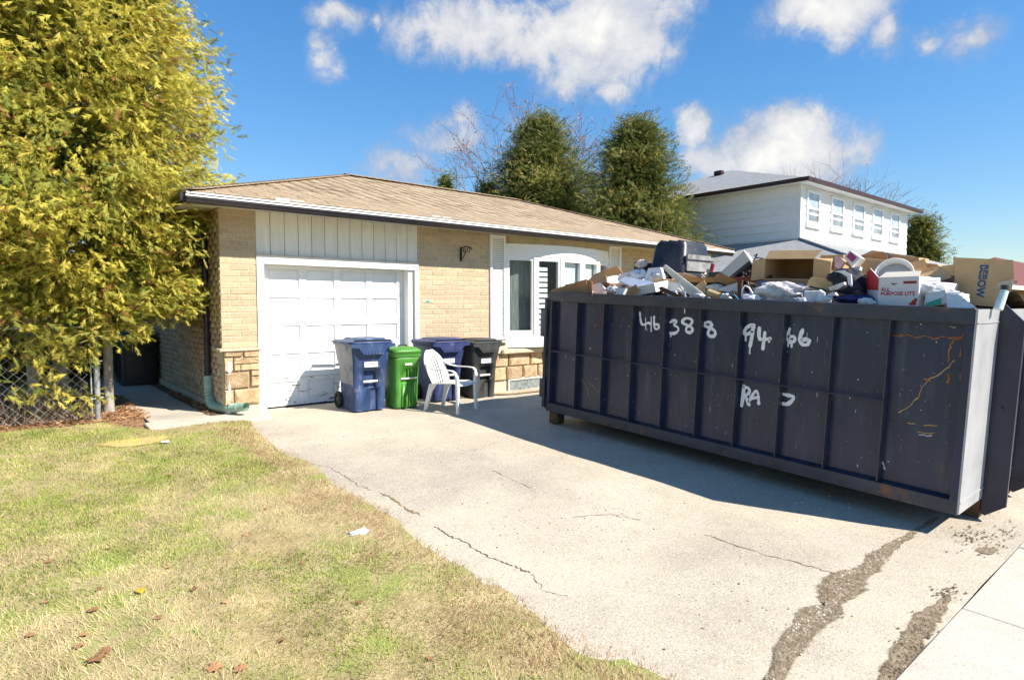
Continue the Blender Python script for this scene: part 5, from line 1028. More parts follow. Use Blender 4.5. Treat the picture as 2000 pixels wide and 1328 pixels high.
# 9 grey cloth bundle, bags
p = onX(1512, 574, 6.12); blob('cloth_bundle', p + Vector((.12, 0, .01)), (.14, .27, .115), mat('grey_white_cloth', (.56, .52, .52), (.76, .73, .70), 7, .9, .5, 24), 'crumpled pale grey cloth bundle slumped on the rail', 'cloth', .34, 3, 40, 7)
p = onX(1484, 565, 6.25); blob('plastic_bag', p + Vector((.1, 0, 0)), (.1, .10, .10), mat('slate_bag', (.13, .14, .20), (.26, .27, .34), 7, .35), 'slate blue plastic bag left of the cloth bundle', 'bag', .25, 9)
p = onX(1462, 584, 6.05); blob('white_rag', p + Vector((.05, 0, 0)), (.06, .11, .05), m_foam, 'small white rag bunched on the rail by the brown panel', 'rag', .4, 14)
b = MB().tube([onX(1450, 582, 6.02), onX(1450, 566, 6.03), onX(1455, 558, 6.05), onX(1463, 562, 6.05), onX(1470, 574, 6.04)], .010, 6); thing1(b, 'bent_hose', m_wht, 'bent thin white hose hooked up from the rail', 'hose')
thing1(ppoly([(1440, 548), (1449, 547), (1447, 585), (1441, 585)], 6.06, .03), 'brown_post', m_dwood, 'short brown post standing left of the bent hose', 'post')
b = MB().tube([onX(1419, 570, 6.05), onX(1432, 574, 6.03), onX(1443, 586, 6.03)], .008, 6); thing1(b, 'blue_cable', mat('blue_cable', (.03, .22, .42), (.05, .28, .5), 9, .4), 'short bright blue cable dangling to the rail', 'cable')
b = MB(); p0, p1 = onX(1384, 572, 6.05), onX(1406, 580, 6.02); b.tube([p0, p1], .042, 14, cap=False); b.tube([p0 - (p1 - p0) * .001, p1], .033, 14, cap=False); thing1(b, 'cardboard_tube', m_card, 'short cardboard tube with an open end on the front rail', 'tube')
p = onX(1388, 561, 6.3); blob('tan_sack', p + Vector((.1, 0, -.01)), (.09, .10, .05), m_cream, 'tan paper sack behind the cardboard tube', 'sack', .3, 17)
# 10 wire rack, black stick, white box, jacket, shoes
b = MB()
for k in range(8): b.tube([onX(1540 + k * 7, 556 + k * .8, 6.35), onX(1533 + k * 7, 572, 6.30)], .005, 4)
b.tube([onX(1532, 558, 6.35), onX(1600, 562, 6.35)], .007, 5); b.tube([onX(1526, 572, 6.3), onX(1590, 575, 6.3)], .007, 5); thing1(b, 'wire_rack', m_blackp, 'black wire rack lying under the open carton', 'rack')
thing1(MB().tube([onX(1582, 560, 6.15), onX(1660, 580, 6.10)], .012, 6), 'black_stick', m_blackp, 'straight black stick lying over the dark jacket', 'stick')
thing1(pbox(1567, 1596, 568, 592, 6.06, .2, (0, 0, radians(12)), .006), 'white_box', m_foam, 'white foam box beside the cloth bundle', 'box'); 
thing1(ppoly([(1595, 590), (1600, 566), (1608, 572), (1604, 591)], 6.04, .05), 'foam_edge', mat('pale_foam', (.78, .82, .74), (.84, .86, .8), 9, .8), 'pale greenish foam edge right of the white foam box', 'foam')
p = onX(1642, 556, 6.25); blob('dark_jacket', p + Vector((.12, 0, 0)), (.14, .16, .16), mat('navy_cloth', (.02, .022, .032), (.06, .062, .075), 9, .85, .4, 30), 'dark navy jacket heaped beside the red and white box', 'jacket', .35, 21, 34)
thing1(ppoly([(1628, 530), (1646, 528), (1662, 536), (1664, 560), (1657, 556), (1654, 540), (1642, 533)], 6.2, .02, .1), 'white_trim', m_wht, 'curved white strap over the top of the navy jacket', 'strap')
b = ppoly([(1618, 562), (1632, 556), (1648, 551), (1649, 556), (1636, 564), (1622, 568)], 6.05, .05); sh = thing1(b, 'canvas_shoe', m_wht, 'white soled canvas shoe resting on the navy jacket', 'shoe')
ppoly([(1616, 574), (1628, 570), (1634, 577), (1620, 579)], 6.04, .05).build('toe_cap', m_wht, sh)
p = onX(1664, 584, 6.08); blob('blue_bag', p + Vector((.08, 0, 0)), (.08, .16, .045), mat('royal_blue_bag', (.012, .02, .12), (.03, .05, .2), 9, .35), 'dark blue plastic bag squeezed on the rail', 'bag', .3, 25)
b = MB(); p0, p1 = onX(1680, 578, 6.10), onX(1668, 572, 6.3); b.tube([p0, p1], .045, 14, cap=False); b.tube([p0.lerp(p1, .1), p1], .040, 14); thing1(b, 'black_tube', m_blackp, 'short black tube mouth left of the red and white box', 'tube')
p = onX(1674, 545, 6.4); thing1(pbox(1664, 1690, 535, 570, 6.5, .2, (0, 0, .3)), 'small_carton', m_card2, 'small brown carton behind the red and white box', 'carton')
# 11 red and white printed box
m_pbox = mat('printed_white_card', (0.70, 0.68, 0.66), (0.76, 0.74, 0.72), 5, .7)
yl, yr = onX(1715, 570, 6.08).y, onX(1795, 570, 6.08).y; zt, zb_ = onX(1750, 541, 6.08).z, onX(1750, 598, 6.08).z
pb = empty('printed_box', (6.08, (yl + yr) / 2, zb_), (0, 0, radians(-1.5)), 'white box printed with red letters and a red upper corner', 'box')
hw, hh = abs(yl - yr) / 2, zt - zb_
MB().bb(0, .30, -hw, hw, 0, hh, ch=.003).build('shell', m_pbox, pb, world=False)
MB().prism([(0, -hw, hh), (0, hw, hh), (.10, hw - .02, hh + .05), (.10, -hw + .02, hh + .05)], (.004, 0, 0)).build('top_flap', m_cream, pb, world=False)
MB().prism([(0, hw + .001, 0), (.30, hw + .22, 0), (.30, hw + .22, hh + .07), (.22, hw + .16, hh + .10), (0.0, hw + .001, hh)], (.006, -.004, 0)).build('end_wall', m_pbox, pb, world=False)
m_redp = mat('red_print', (.52, .035, .035), (.58, .05, .05), 9, .6)
MB().prism([(-.002, hw + .002, hh * .55), (.298, hw + .22, hh * .62), (.298, hw + .22, hh + .068), (.218, hw + .16, hh + .098), (-.002, hw + .002, hh - .004)], (-.003, -.003, 0)).build('red_corner', m_redp, pb, world=False)
def put_text(body, size, o, ex, ey_, m, parent, nm, bold=0.0):
    v, f = text_mesh(body, size, bold); b = MB(); b.add(v, f, frame_M(o, ex, ey_)); return b.build(nm, m, parent, world=False, recalc=False)
put_text('ALL', .046, (-.003, hw - .02, hh * .52), (0, -1, 0), (0, 0, 1), m_redp, pb, 'lettering', .001)
put_text('PURPOSE LITE', .044, (-.003, hw - .02, hh * .52 - .038), (0, -1, 0), (0, 0, 1), m_redp, pb, 'lettering', .001)
MB().bb(-.004, -.001, -hw + .02, hw - .20, hh * .76, hh * .76 + .022).build('red_band', mat('dark_red_print', (.28, .03, .03), (.33, .05, .04), 9, .6), pb, world=False)
MB().prism([(-.003, hw - .10, hh * .80), (-.003, hw - .12, hh * .73), (-.003, hw - .165, hh * .78), (-.003, hw - .13, hh * .77)], (.002, 0, 0)).build('bird_mark', mat('black_print', (.02, .02, .02)), pb, world=False)
for (yy, zz, r) in ((-hw + .035, .03, .022), (-hw + .02, .055, .014), (-hw + .06, .018, .012)): MB().prism([(-.003, yy + r * cos(t), zz + r * 1.2 * sin(t)) for t in np.linspace(0, 2 * pi, 6)[:-1]], (.002, 0, 0)).build('red_leaf_mark', m_redp, pb, world=False)
# 12 white pail
p = onX(1746, 537, 6.32); Mp = frame_M(p, (.25, -1, 0), (.35, .1, 1)); 
pail = empty('white_pail', p, label='tipped white plastic pail with a grey inside, above the printed box', cat='pail')
ax = Vector((-.92, -.2, .33)).normalized(); Ma = ax.to_track_quat('Z', 'Y').to_matrix().to_4x4()
MB().lathe([(.125, -.22), (.150, 0), (.160, 0), (.160, .02), (.148, .02), (.140, -.02), (.118, -.18), (.001, -.18)], 28, Ma).build('shell', m_wht, pail, world=False)
MB().lathe([(.001, -.06), (.138, -.06), (.138, -.055), (.001, -.055)], 24, Ma).build('grey_content', m_grey, pail, world=False)
# 13 white boxes and papers near the street end
thing1(pbox(1793, 1826, 543, 580, 6.25, .25, (0, radians(-8), radians(10)), .005), 'foam_block', m_foam, 'white foam block right of the printed box', 'foam')
thing1(pbox(1824, 1852, 552, 588, 6.2, .18, (radians(8), 0, radians(-12)), .005), 'white_box', m_foam, 'tilted white box between foam block and lettered carton', 'box')
b = ppoly([(1806, 590), (1808, 575), (1846, 566), (1852, 592), (1806, 598)], 6.06, .03, .3); ws_ = thing1(b, 'white_packet', m_wht, 'white printed packet with a green band lying on the rail', 'packet')
ppoly([(1808, 592), (1838, 582), (1838, 595), (1808, 598)], 6.045, .006, .3).build('green_band', mat('teal_green', (.05, .30, .20), (.07, .36, .25), 9, .6), ws_)
thing1(ppoly([(1848, 572), (1872, 576), (1908, 601), (1850, 602)], 6.03, .02, .5), 'white_sheet', m_wht, 'white paper sheet spilling over the corner of the bin', 'paper')
thing1(MB().tube([onX(1790, 566, 6.16), onX(1840, 571, 6.12), onX(1881, 574, 6.08)], .011, 8), 'white_tube', m_wht, 'long thin white tube pointing at the lettered carton', 'tube')
thing1(ppoly([(1838, 548), (1866, 540), (1866, 574), (1850, 568), (1840, 560)], 6.6, .1), 'purple_box', mat('dusky_purple', (.30, .18, .22), (.42, .30, .32), 9, .7), 'dusky purple printed box behind the white boxes', 'box')
# 14 lettered carton
m_bl = mat('blue_letters', (0.015, 0.09, 0.21), (0.02, 0.11, 0.25), 9, .6)
pts = [(1864, 500), (1868, 503), (1979, 508), (1981, 545), (1976, 566), (1950, 600), (1857, 592), (1865, 545)]
b = ppoly(pts, 6.45, .006, .08, .25); nv_ = len(b.v); b.v = b.v[:nv_ // 2] + [q + Vector((.26, .075, 0)) for q in b.v[:nv_ // 2]]; bx_ = thing1(b, 'lettered_carton', m_card, 'big tan carton with blue sideways letters standing at the street end', 'carton')
n_ = Vector((1, -.25, -.08)).normalized(); q = [onX(x, y, 6.45) for x, y in pts]; c_ = sum(q, Vector()) / len(q)
def on_card(x, y, off=.004): d = ray(x, y); t = (c_ - CAM).dot(n_) / d.dot(n_); return CAM + d * t - n_ * off
o_, dwn, rgt = on_card(1916, 517), on_card(1906, 581), on_card(1932, 518)
exv = (dwn - o_); eyv = (rgt - o_); eyv = eyv - exv.normalized() * eyv.dot(exv.normalized())
v, f = text_mesh('BEBOW', 1.0, .032); xs_ = max(p.x for p in v); ys_ = max(p.y for p in v)
Mt = Matrix(((exv.x / xs_, eyv.x / ys_, -n_.x, o_.x), (exv.y / xs_, eyv.y / ys_, -n_.y, o_.y), (exv.z / xs_, eyv.z / ys_, -n_.z, o_.z), (0, 0, 0, 1)))
MB().add(v, f, Mt).build('lettering', m_bl, bx_, recalc=False)
m_cardline = mat('letter_gap', (0.42, 0.275, 0.14))
s0, s1 = on_card(1924, 515, .0055), on_card(1918, 545, .0055); MB().ribbon([s0, s1], -n_, .008, 0.0).build('letter_gap', m_cardline, bx_, recalc=False)
b = MB(); b.prism([on_card(1948, 552, .004), on_card(1980, 545, .004), on_card(1978, 562, .004), on_card(1945, 566, .004)], -n_ * .002); b.build('clear_tape', mat('tape', (.52, .42, .30), (.6, .5, .38), 9, .25, spec=.6), bx_)
def torn(px, py, X, w, h_, m, label, grp, cat, seed):
    g = random.Random(seed); c = onX(px, py, X); n = 11; ring = []
    M = Matrix.Translation(c) @ Euler((g.uniform(-.5, .5), g.uniform(-.6, .6), g.uniform(-.5, .5))).to_matrix().to_4x4()
    for i in range(n): a = 2 * pi * i / n; k = 1 / max(abs(cos(a)), abs(sin(a))); ring.append((cos(a) * min(k, 1.3) * g.uniform(.75, 1.05) * w, sin(a) * min(k, 1.3) * g.uniform(.75, 1.05) * h_))
    b = MB(); bend = g.uniform(-1.2, 1.2); vs = [(bend * y * y + .0, y, z) for y, z in ring]; vs = [(0, 0, 0)] + vs; k2 = [(x + .006, y, z) for x, y, z in vs]
    b.add(vs + k2, [(0, (i + 1) % n + 1, i + 1) for i in range(n)] + [(n + 1, n + 2 + i, n + 2 + (i + 1) % n) for i in range(n)] + [(i + 1, (i + 1) % n + 1, n + 2 + (i + 1) % n, n + 2 + i) for i in range(n)], M)
    return tag(thing1(b, 'torn_sheet' if m is not m_foam else 'torn_wrapping', m, label, cat), group=grp)
for i, (px, py, X, w, h_) in enumerate([(1226, 572, 6.08, .16, .06), (1300, 556, 6.4, .18, .09), (1364, 566, 6.35, .14, .08), (1420, 548, 6.45, .16, .06), (1556, 562, 6.5, .18, .08), (1612, 560, 6.3, .16, .08), (1700, 545, 6.5, .14, .10), (1775, 530, 6.6, .18, .08), (1822, 540, 6.5, .16, .07), (1690, 515, 6.8, .20, .10), (1470, 530, 6.7, .20, .10), (1345, 548, 6.6, .2, .08)]):
    torn(px, py, X, w, h_, m_card if i % 3 else m_card2, 'torn bent piece of %s cardboard wedged in the rubbish heap' % ('tan' if i % 3 else 'dark brown'), 'torn cardboard pieces in the heap', 'cardboard', 100 + i)
for i, (px, py, X, w) in enumerate([(1192, 566, 6.1, .06), (1240, 536, 6.45, .09), (1276, 540, 6.4, .08), (1310, 574, 6.05, .05), (1362, 580, 6.03, .05), (1412, 580, 6.03, .05), (1560, 588, 6.02, .05), (1606, 586, 6.04, .06), (1812, 566, 6.15, .09), (1862, 585, 6.08, .08), (1625, 545, 6.4, .08), (1690, 590, 6.03, .05), (1838, 575, 6.2, .07)]):
    p = onX(px, py, X); o = blob('crumpled_paper', p + Vector((w * .5, 0, 0)), (w * .8, w * 1.3, w * .75), m_foam if i % 2 else mat('grey_paper', (.52, .52, .54), (.7, .7, .72), 12, .8), 'crumpled %s paper ball stuffed between boards in the heap' % ('white' if i % 2 else 'pale grey'), 'paper', .55, 200 + i, 22, 9); tag(o, group='crumpled papers in the heap')
# 15 caulk tube at the corner
b = MB(); p0, p1 = onX(1949, 604, 6.25), onX(1962, 568, 6.3); b.tube([p0, p1], [.035, .03], 10); ck = thing1(b, 'pale_bottle', mat('pale_teal_plastic', (.50, .66, .66), (.62, .74, .73), 9, .3), 'pale teal bottle with black cap wedged at the bin corner', 'bottle')
MB().tube([p1, p1 + Vector((.005, .0, .045))], .028, 10).build('cap', m_blackp, ck)

# ================================================================== NEIGHBOUR HOUSES
nb = empty('neighbour_house', (22, 10.27, 0), label='white sided two storey house with five narrow windows beyond the bin', cat='house')
m_siding = mat('white_siding', (0.76, 0.76, 0.74), (0.82, 0.82, 0.80), 3, 0.55, rnd=.03)
m_groof = mat('grey_shingle', (0.24, 0.25, 0.255), (0.36, 0.37, 0.375), 5, 0.95, 0.6, 60, stretch=(1, 1, 9), detail=8)
m_brown = mat('brown_gutter', (0.035, 0.014, 0.014), (0.06, 0.025, 0.022), 5, 0.45)
NX0, NX1, NY0, NY1, NZ0, NZ1 = 22.0, 32.8, 10.27, 21.9, 3.3, 5.86
MB().bb(NX0 + .02, NX1 - .02, NY0 + .02, NY1, NZ0, NZ1 + .05).build('upper_wall', m_siding, nb)
BHs = .30; z = NZ0 + .05; wins = []
wpx = [(1573, 1598), (1621, 1645), (1664, 1686), (1702, 1722), (1737, 1755)]
for (a, b_) in wpx:
    xa, xb = onY(a, 430, NY0).x, onY(b_, 430, NY0).x; wins.append((xa, xb))
while z < NZ1:
    z2 = min(z + BHs, NZ1 + .02)
    MB().prism([(NX0 - .035, NY0, z), (NX0 + .000, NY0, z2), (NX0 + .021, NY0, z2), (NX0 + .021, NY0, z)], (0, NY1 - NY0 - .1, 0)).build('siding_board', m_siding, nb)
    MB().prism([(NX0 + .0, NY0 - .030, z), (NX0 + .0, NY0 + .000, z2), (NX0 + .0, NY0 + .021, z2), (NX0 + .0, NY0 + .021, z)], (NX1 - NX0, 0, 0)).build('siding_board', m_siding, nb)
    z += BHs
MB().bb(NX0 - .04, NX0 + .06, NY0 - .04, NY0 + .06, NZ0, NZ1).build('corner_trim', m_siding, nb)
m_npane = mat('pale_window', (0.30, 0.36, 0.40), (0.50, 0.56, 0.60), 1.4, 0.08, spec=.8)
for (xa, xb) in wins:
    zt_, zl = 5.72, 4.47; xm = (xa + xb) / 2
    w = MB().bb(xa, xa + .09, NY0 - .07, NY0 + .01, zl, zt_).bb(xb - .09, xb, NY0 - .07, NY0 + .01, zl, zt_).bb(xa + .09, xb - .09, NY0 - .07, NY0 + .01, zl, zl + .10).bb(xa + .09, xb - .09, NY0 - .07, NY0 + .01, zt_ - .09, zt_).build('window', m_vinyl, nb)
    MB().bb(xa + .09, xb - .09, NY0 - .045, NY0 + .0, zl + .58, zl + .65).build('sash_bar', m_vinyl, w)
    MB().bb(xa + .09, xb - .09, NY0 - .022, NY0 - .018, zl + .10, zl + .58).build('pane', mat('dim_pane', (.12, .14, .15), (.32, .35, .36), 1.6, .15, spec=.7), w)
    MB().bb(xa + .09, xb - .09, NY0 - .032, NY0 - .028, zl + .65, zt_ - .09).build('pane', m_npane, w)
    MB().bb(xa - .06, xb + .06, NY0 - .12, NY0 + .01, zl - .10, zl - .002).build('sill', m_siding, w)
OV = .42; e0 = (NX0 - OV, NY0 - OV, 5.98); d = 6.2; NE = 33.22
lo = [(NX0 - OV, NY0 - OV, 5.98), (NE, NY0 - OV, 5.98), (NE, NY0 - OV + 2 * d, 5.98), (NX0 - OV, NY0 - OV + 2 * d, 5.98)]
ri = [(NX0 - OV + d - .6, NY0 - OV + d, 8.05), (NE - d + .6, NY0 - OV + d, 8.05)]
MB().add(lo + ri + [(p[0], p[1], 5.95) for p in lo], [(0, 1, 5, 4), (1, 2, 5), (2, 3, 4, 5), (3, 0, 4), (6, 9, 8, 7), (0, 6, 7, 1), (1, 7, 8, 2), (2, 8, 9, 3), (3, 9, 6, 0)]).build('upper_roof', m_groof, nb)
MB().bb(NX0 - OV - .08, NE + .08, NY0 - OV - .09, NY0 - OV, 5.86, 6.0).build('gutter', m_brown, nb)
MB().bb(NX0 - OV - .09, NX0 - OV, NY0 - OV + .001, NY1, 5.86, 5.999).build('gutter', m_brown, nb)
MB().bb(NX0 - OV, NE, NY0 - OV + .001, NY0 - .013, 5.87, 5.90).bb(NX0 - OV, NX0 - .013, NY0 - .012, NY1, 5.87, 5.90).build('soffit', m_siding, nb)
MB().box((26.2, 16.1, 7.78), (.3, .4, .2), None, .03).build('roof_vent', m_brown, nb)
# lower storey with its own skirt roof
GX_, GY_ = 18.1, 6.4
MB().bb(GX_ + .4, NX1, GY_ + .4, NY1, -.2, 2.62).build('lower_wall', mat('lower_brick', (.30, .18, .12), (.38, .24, .16), 8, .9), nb)
MB().add([(GX_, GY_, 2.62), (34, GY_, 2.62), (34, NY0 + .05, 3.93), (NX0 + .05, NY0 + .05, 3.93), (NX0 + .05, NY1, 3.93), (GX_, NY1, 2.62), (GX_, GY_, 2.56), (34, GY_, 2.56), (34, NY0 + .05, 2.56), (NX0 + .05, NY1, 2.56), (GX_, NY1, 2.56)],
         [(0, 1, 2, 3), (5, 0, 3, 4), (0, 6, 7, 1), (5, 10, 6, 0), (1, 7, 8, 2), (4, 9, 10, 5), (6, 10, 9, 8, 7)]).build('lower_roof', m_groof, nb)
b = MB(); p0, p1 = Vector((NX0 + .0, NY0 + .0, 3.94)), Vector((GX_, GY_, 2.63)); b.tube([p0, p1], .05, 6); b.build('hip_cap', m_groof, nb)
MB().bb(GX_ - .08, 34, GY_ - .08, GY_, 2.50, 2.62).bb(GX_ - .08, GX_, GY_ + .001, NY1, 2.50, 2.62).build('lower_gutter', m_brown, nb)
# far house with red roof
fh = empty('far_house', (40, 8.6, 0), label='low brick house with red roof far down the street', cat='house')
MB().bb(41, 74, 8.6, 12.6, -.3, 2.55).build('wall', mat('far_brick', (.33, .22, .12), (.42, .29, .17), 9, .9, stretch=(1, 1, 4)), fh)
MB().add([(40.5, 8.0, 2.62), (74.6, 8.0, 2.62), (74.6, 13.2, 2.62), (40.5, 13.2, 2.62), (50.5, 10.6, 4.75), (69, 10.6, 4.75)], [(0, 1, 5, 4), (1, 2, 5), (2, 3, 4, 5), (3, 0, 4), (0, 3, 2, 1)]).build('roof', mat('red_shingle', (.12, .045, .042), (.19, .075, .07), 6, .95, stretch=(1, 1, 6)), fh)
MB().bb(40.4, 74.7, 7.88, 8.0, 2.42, 2.64).build('fascia', m_vinyl, fh)
for xx in (44, 49): w = MB().bb(xx, xx + 2, 8.54, 8.6, .9, 2.0).build('window', m_vinyl, fh); MB().bb(xx + .1, xx + 1.9, 8.52, 8.538, 1.0, 1.9).build('pane', m_npane, w)

# ================================================================== CHAIN-LINK FENCE
m_galv = mat('galvanised', (0.34, 0.36, 0.37), (0.46, 0.48, 0.50), 9, 0.45, 0.05, 30, metallic=.5, spec=.5)
FY = 9.66; fx0, fx1, fh_ = -3.2, 0.93, 1.25
fence = empty('chain_link_fence', (.93, FY, 0), label='grey chain-link fence with tubular posts half hidden in the cedar', cat='fence')
zf_ = lambda x: float(gz(x, FY)) + .01
for xx in (.93, -1.2, -3.2): MB().tube([(xx, FY, zf_(xx) - .1), (xx, FY, 1.34)], .034, 12).build('post', m_galv, fence)
MB().tube([(.865, FY - .01, .03), (.865, FY - .01, 1.3)], .010, 6).build('tension_bar', m_galv, fence)
MB().tube([(fx0, FY, fh_), (fx1, FY, fh_)], .018, 8).build('top_rail', m_galv, fence)
MB().tube([(.85, FY - .045, .78), (.99, FY - .045, .80)], .012, 6).tube([(.85, FY - .045, .30), (.99, FY - .045, .32)], .012, 6).build('clamp', m_galv, fence)
pit = .115; b = MB(); nx = int((fx1 - .07 - fx0) / (pit / 2)); nz_ = int((fh_ - .05) / (pit * .5))
V = []; E_ = []
r = .0032
for i in range(nx // 1):
    x0 = fx0 + i * pit * .5; pts = []
    for k in range(nz_ + 1): pts.append((x0 + (pit * .5 if (k + i) % 2 else 0) if i % 1 == 0 else 0, FY - .004 * ((k + i) % 2), .05 + k * pit * .5))
    if i % 2 == 0: b.tube(pts, r, 4, cap=False)
    else: b.tube([(p[0], p[1] - .003, p[2]) for p in pts], r, 4, cap=False)
tag(b.build('wire_mesh', m_galv, fence, recalc=False), kind='stuff')

# ================================================================== TREES
m_bark = mat('cedar_bark', (0.26, 0.24, 0.21), (0.46, 0.44, 0.40), 14, 0.9, 0.8, 30, stretch=(1, 1, .25))
m_dbark = mat('dark_bark', (0.09, 0.06, 0.045), (0.17, 0.12, 0.09), 12, 0.9, 0.8, 30, stretch=(1, 1, .25))
m_leaf = mat('cedar_foliage', (1, 1, 1), attr='Col', rough=0.6, transl=0.30, spec=.25)
def spray_table(nl=6):
    """one flat cedar spray: axis plus leaflets in pairs (t along, s across, w out of plane)"""
    T = []
    for k in range(nl):
        t0 = .06 + .86 * k / nl
        for sg in (-1, 1):
            ln = .42 * (1 - .6 * abs(k / nl - .3)); a = .60 + .12 * ((k * 7) % 3 - 1)
            T.append([(t0 - .055, 0, 0), (t0 + .065, 0, 0), (t0 + ln * cos(a), sg * ln * sin(a), -.06 + .03 * ((k * 5) % 3))])
    T.append([(0, -.02, 0), (0, .02, 0), (1.08, 0, -.06)])
    return np.array(T)          # (k,3,3)
def sprays(Pp, A, Nn, Ln, cols, table):
    """arrays of positions, axes, normals, lengths -> V, F, C"""
    A = A / np.linalg.norm(A, axis=1, keepdims=True); B = np.cross(Nn, A); B /= np.linalg.norm(B, axis=1, keepdims=True) + 1e-9; N2 = np.cross(A, B)
    k = len(table); t = table.reshape(-1, 3)
    V = Pp[:, None] + Ln[:, None, None] * (t[None, :, 0:1] * A[:, None] + t[None, :, 1:2] * B[:, None] + t[None, :, 2:3] * N2[:, None])
    n = len(Pp); F = np.arange(n * k * 3).reshape(-1, 3); C = np.repeat(cols[:, None], k * 3, 1)
    return V.reshape(-1, 3), F, C.reshape(-1, 3)
def cedar(name, base, H, rad, nclump, per, L0, label, pal, trunks, r_=None, zlo=.25, droop=.35, table=None, extra=None, group=None, seed=1, inner=.22, fill=16, fsz=.40, fmax=.62, brn=.05):
    g = np.random.default_rng(seed); base = Vector(base); root = empty(name, base, label=label, cat='tree', group=group)
    for (dx, dy, r0, h0) in trunks:
        p = base + Vector((dx, dy, 0)); q = p + Vector((g.normal() * .15, g.normal() * .15, h0))
        MB().tube([p + Vector((0, 0, -.05)), p.lerp(q, .03) + Vector((0, 0, 0)), p.lerp(q, .3) + Vector((g.normal() * .04, g.normal() * .04, 0)), p.lerp(q, .6) + Vector((g.normal() * .05, g.normal() * .05, 0)), q], [r0 * 1.25, r0, r0 * .85, r0 * .6, r0 * .15], 9).build('trunk', m_bark if r0 < .075 or seed == 1 else m_dbark, root)
    # clumps = branch ends on an uneven shell
    u = g.random(nclump); zz = zlo * H + (H - zlo * H) * u ** .9 if extra is None else zlo * H + (H - zlo * H) * u
    th = g.uniform(0, 2 * pi, nclump); R = rad(zz / H) * (1 + .30 * vnoise(th * 1.6 + 5, zz * 1.1, 1.0, seed) + .16 * vnoise(th * 4.1, zz * 2.7, 1.0, seed + 7) + .10 * g.normal(size=nclump)); deep = g.random(nclump) < inner
    R = np.where(deep, R * g.uniform(.35, .8, nclump), R * g.uniform(.86, 1.06, nclump))
    R = np.where(g.random(nclump) < .14, R * (1 + np.abs(g.normal(size=nclump)) * .20), R)
    cx_, cy_ = base.x + R * np.cos(th), base.y + R * np.sin(th); cz_ = base.z + zz
    C0 = np.stack([cx_, cy_, cz_], 1); out_ = np.stack([np.cos(th), np.sin(th), -droop + .5 * (zz / H) ** 2], 1)
    # branches
    b = MB()
    for i in range(0, nclump, max(1, nclump // 170)):
        s = Vector((base.x + trunks[i % len(trunks)][0] * .8, base.y + trunks[i % len(trunks)][1] * .8, base.z + zz[i] * .88)); e = Vector(C0[i]); b.tube([s, s.lerp(e, .5) + Vector((0, 0, .05)), e], [.025 * L0 / .2, .016 * L0 / .2, .004], 4, cap=False)
    b.build('branches', m_dbark, root, recalc=False)
    bpy.data.objects[b and root.children[-1].name]['kind'] = 'stuff'
    idx = np.repeat(np.arange(nclump), per); n = len(idx); cs = L0 * 1.15
    j = g.normal(size=(n, 3)) * np.array([cs, cs, cs * .75]); Pp = C0[idx] + j
    A = out_[idx] + .65 * g.normal(size=(n, 3)) + np.array([0, 0, -.12]); Nn = g.normal(size=(n, 3)) * .55 + np.array([.35, -.7, .6]) + .35 * out_[idx]; Ln = L0 * g.uniform(.6, 1.35, n) * g.uniform(.7, 1.35, nclump)[idx]
    tint = g.random(nclump)[idx] * .6 + g.random(n) * .4; p0, p1, p2 = (np.array(c) for c in pal)
    cols = np.where((tint < .5)[:, None], p0 + (p1 - p0) * (tint * 2)[:, None], p1 + (p2 - p1) * ((tint - .5) * 2)[:, None]) * g.uniform(.8, 1.2, (n, 1))
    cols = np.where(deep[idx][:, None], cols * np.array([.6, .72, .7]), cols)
    br = g.random(n) < brn; cols[br] = np.array([.30, .14, .045])
    V, F, Cc = sprays(Pp, A, Nn, Ln, cols, table if table is not None else spray_table(6))
    # shaded twig clumps deeper inside the crown
    nf = int(fill * nclump); zf = zlo * H + (H * .97 - zlo * H) * g.random(nf); tf = g.uniform(0, 2 * pi, nf); Rf = rad(zf / H) * np.sqrt(g.uniform(.08, fmax, nf))
    Pf = np.stack([base.x + Rf * np.cos(tf), base.y + Rf * np.sin(tf), base.z + zf], 1); tri = (Pf[:, None] + g.normal(size=(nf, 3, 3)) * L0 * fsz).reshape(-1, 3); tt_ = g.random((nf, 1))
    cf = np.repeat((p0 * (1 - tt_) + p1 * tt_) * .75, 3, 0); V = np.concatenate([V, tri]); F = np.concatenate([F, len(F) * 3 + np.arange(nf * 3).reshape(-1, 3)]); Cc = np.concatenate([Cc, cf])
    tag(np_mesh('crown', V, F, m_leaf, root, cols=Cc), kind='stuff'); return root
PAL_N = ((.15, .20, .035), (.46, .42, .065), (.70, .57, .10))
PAL_F = ((.05, .085, .022), (.17, .195, .045), (.40, .33, .08))
T6, T4 = spray_table(6), spray_table(3)
bell = lambda top, bot: (lambda t: bot * np.clip((1 - t) / (1 - .30), 0, 1) ** .7 * np.clip(.55 + t * 1.6, 0, 1) + top * 0)
near_r = lambda t: 1.62 * np.where(t < .35, .72 + .28 * t / .35, np.clip((1 - t) / .65, 0, 1) ** .62)
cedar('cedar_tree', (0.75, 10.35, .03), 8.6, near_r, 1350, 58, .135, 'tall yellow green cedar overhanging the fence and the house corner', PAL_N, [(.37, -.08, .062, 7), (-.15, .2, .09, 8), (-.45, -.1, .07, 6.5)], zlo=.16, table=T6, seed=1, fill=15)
cedar('cedar_tree', (-1.6, 10.7, .03), 8.8, lambda t: 1.9 * np.where(t < .35, .8 + .2 * t / .35, np.clip((1 - t) / .65, 0, 1) ** .55), 380, 44, .155, 'broad cedar at the frame edge behind the chain-link mesh', PAL_N, [(.1, 0, .10, 8), (-.5, .1, .08, 7), (.55, .1, .06, 6)], zlo=.10, table=T6, seed=2)
